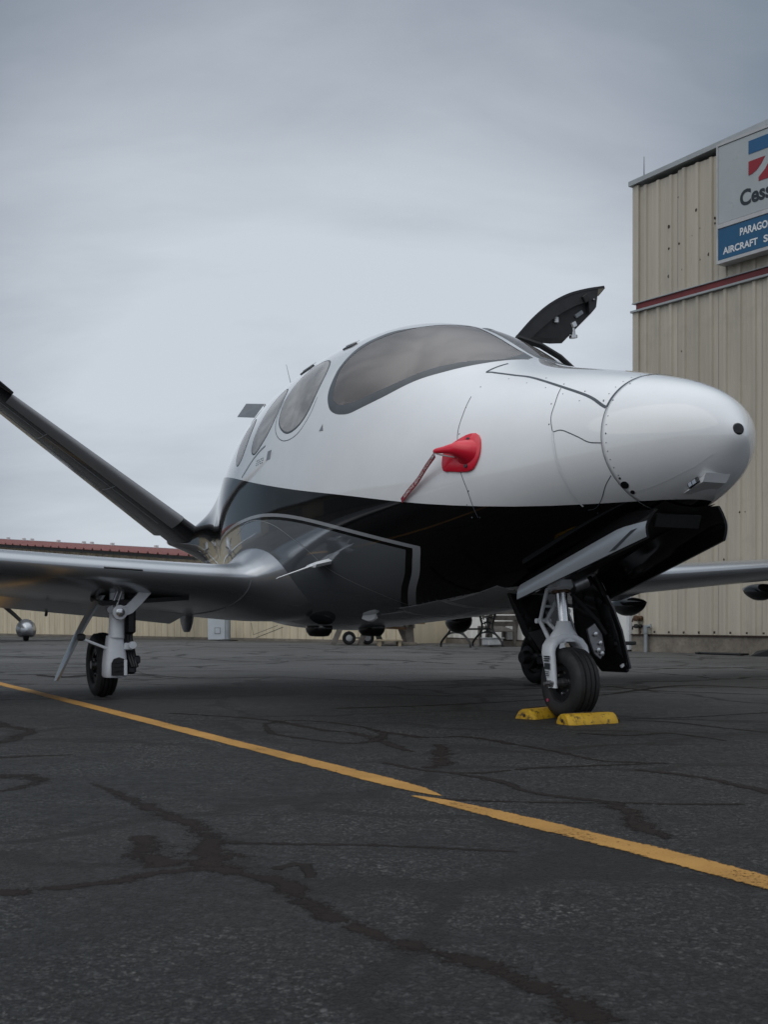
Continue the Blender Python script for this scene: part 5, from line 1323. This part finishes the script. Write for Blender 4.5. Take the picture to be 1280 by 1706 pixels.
# small cart with rubber wheels
ct = thing('hand_cart', 'small two wheeled hand cart beside the picnic table', 'cart', (-.66, 25.6, 0), R(-8))
for s_, x in ((1, -.08), (1, .26)):
    w = MB().lathe(tyre_prof(.145, .09, .07, ()), (x, 0 if x < 0 else .35, .145), (.35, -1, 0), 24, True).build('wheel', 'tyre', ct, True, 40)
    MB().lathe([(-.03, .07), (.03, .07), (.05, .03)], (x, 0 if x < 0 else .35, .145), (.35, -1, 0), 16).build('rim', 'post_white', w)
MB().tube([(-.08, 0, .145), (.26, .35, .145)], .015, 8).build('axle', 'steel', ct); MB().box((.10, .25, .33), (.45, .6, .04), (0, 0, R(45))).build('deck', 'steel', ct, False)
MB().tube([(.2, .1, .33), (.5, -.1, .8), (.6, .0, .95)], .016, 6).build('handle', 'steel', ct)
# utility cabinet and post
cb = thing('utility_cabinet', 'pale utility cabinet on the ground left of the jet belly', 'cabinet', (-4.22, 30.7, 0), R(4))
MB().box((0, 0, .30), (.44, .22, .56), None, .01).build('cabinet_body', 'cabinet', cb, False); MB().box((.02, -.113, .25), (.15, .008, .16)).build('vent_frame', 'decal_grey', cb, False); MB().box((.02, -.118, .25), (.12, .006, .13)).build('vent_face', 'cabinet', cb, False)
ps = thing('grey_post', 'grey steel post with a flat foot beside the utility cabinet', 'post', (-3.86, 30.0, 0))
MB().tube([(0, 0, .0), (0, 0, 1.1)], [.075, .075], 12).build('post_shaft', 'galv', ps); MB().lathe([(0, .26), (.03, .25), (.05, .1)], (0, 0, 0), (0, 0, 1), 20).build('foot_plate', 'cast_iron', ps)
# light airplane at the far left
pa = thing('parked_airplane', 'light low wing airplane with faired wheels parked far left', 'airplane', (-10.26, 29.75, 0), R(-70))
secs = []
for a, zc_, w, h in ((2.1, 1.25, .1, .1), (2.0, 1.25, .36, .36), (1.4, 1.28, .50, .46), (.6, 1.32, .56, .56), (-.4, 1.45, .56, .68), (-1.4, 1.40, .46, .56), (-3.0, 1.36, .26, .30), (-4.6, 1.40, .10, .14)): secs.append([(a, w*math.cos(t), zc_+h*math.sin(t)) for t in np.linspace(0, 2*PI, 20, endpoint=False)])
MB().loft(secs).build('fuselage', 'white_paint', pa)
secs = []
for a, w, h in ((.55, .1, .02), (.3, .46, .30), (-.4, .52, .56), (-1.1, .46, .42), (-1.6, .3, .1)): secs.append([(a, w*math.cos(t), 1.55+h*math.sin(t)) for t in np.linspace(0, 2*PI, 20, endpoint=False)])
MB().loft(secs).build('canopy', 'window_glass', pa)
def simplefoil(c, a, y, z, th, vert=False):
    x = (1-np.cos(np.linspace(0, PI, 12)))/2; t = 5*th*(.2969*np.sqrt(x)-.126*x-.3516*x**2+.2843*x**3-.1036*x**4)
    f = (lambda p, q: (a-p*c, y+q, z)) if vert else (lambda p, q: (a-p*c, y, z+q))
    return [f(p, q) for p, q in zip(x[::-1], t[::-1])]+[f(p, -q) for p, q in zip(x[1:-1], t[1:-1])]
for s_ in (-1, 1): MB().loft([simplefoil(1.45, .35, s_*.4, 1.00, .18), simplefoil(.95, .15, s_*5.4, 1.28, .10)]).build('wing', 'white_paint', pa, True, 50); MB().loft([simplefoil(.8, -3.9, s_*.05, 1.45, .08), simplefoil(.5, -4.05, s_*1.8, 1.47, .05)]).build('tailplane', 'white_paint', pa, True, 50)
MB().loft([simplefoil(1.2, -3.5, 0, 1.5, .10, True), simplefoil(.6, -4.25, 0, 2.75, .06, True)]).build('tail_fin', 'white_paint', pa, True, 50)
def pant(a, y):
    w = MB().lathe(tyre_prof(.19, .14, .09, ()), (a, y, .19), (0, 1, 0), 28, True).build('wheel', 'tyre', pa, True, 40)
    secs = []
    for x, wd, h, zc_ in ((.40, .02, .03, .27), (.34, .15, .15, .27), (.12, .24, .26, .28), (-.12, .24, .26, .29), (-.4, .12, .16, .31), (-.68, .01, .02, .33)): secs.append([(a+x, y+wd*math.cos(t), zc_+h*max(-.7, math.sin(t))) for t in np.linspace(0, 2*PI, 18, endpoint=False)])
    MB().loft(secs).build('wheel_fairing', 'grey_paint', w)
pant(.25, 1.42); pant(.25, -1.42); pant(1.55, 0)
for s_ in (-1, 1): MB().tube([(-.1, s_*.75, 1.02), (.1, s_*1.15, .65), (.2, s_*1.40, .40)], [.06, .05, .045], 8).build('gear_leg', 'black_matte', pa)
MB().tube([(1.5, 0, .9), (1.55, 0, .4)], .05, 8).build('gear_leg', 'black_matte', pa)
MB().lathe([(0, .17), (.12, .14), (.26, .02)], (2.05, 0, 1.25), (1, 0, 0), 18).build('spinner', 'white_paint', pa)
for t in (20, 140, 260): MB().box((2.14, .48*math.cos(R(t)), 1.25+.48*math.sin(R(t))), (.03, .86, .11), (R(t), 0, 0), .01).build('propeller_blade', 'black_matte', pa)
# tug against the hangar at the right edge
tg = thing('aircraft_tug', 'dark red ground tug with a flat tow plate by the hangar foot', 'tug', (5.98, 17.75, 0), HA)
for x in (.0, .62):
    for y in (-.28, .28):
        w = MB().lathe(tyre_prof(.20, .14, .10, ()), (x, y, .20), (0, 1, 0), 28, True).build('wheel', 'tyre', tg, True, 40); MB().lathe([(-.05, .10), (.05, .10), (.06, .04)], (x, y, .20), (0, 1, 0), 16).build('rim', 'tug_red', w)
MB().box((.36, 0, .30), (.9, .42, .24), None, .03).build('tug_body', 'tug_red', tg); MB().box((.36, 0, .47), (.5, .36, .10), None, .03).build('battery_cover', 'cast_iron', tg)
MB().tube([(.75, 0, .4), (1.1, 0, .9), (1.15, 0, 1.0)], .02, 8).build('steering_handle', 'cast_iron', tg)
m = MB(); m.add([(-.52, -.30, .005), (-.10, -.34, .005), (-.10, .34, .005), (-.52, .30, .005), (-.44, -.26, .08), (-.10, -.34, .12), (-.10, .34, .12), (-.44, .26, .08)], [(0, 3, 2, 1), (4, 5, 6, 7), (0, 1, 5, 4), (1, 2, 6, 5), (2, 3, 7, 6), (3, 0, 4, 7)]); m.build('tow_plate', 'cast_iron', tg, False)
tbr = thing('tow_bar', 'thin black tow bar lying on the ground in front of the hangar', 'tow bar', (5.15, 18.55, 0), HA)
MB().tube([(-.42, 0, .022), (.42, 0, .022)], .02, 8).build('bar', 'cast_iron', tbr); MB().box((-.42, 0, .022), (.06, .16, .03), None, .006).build('tow_head', 'cast_iron', tbr); MB().tube([(.42, -.1, .022), (.42, .1, .022)], .016, 8).build('hitch', 'cast_iron', tbr)
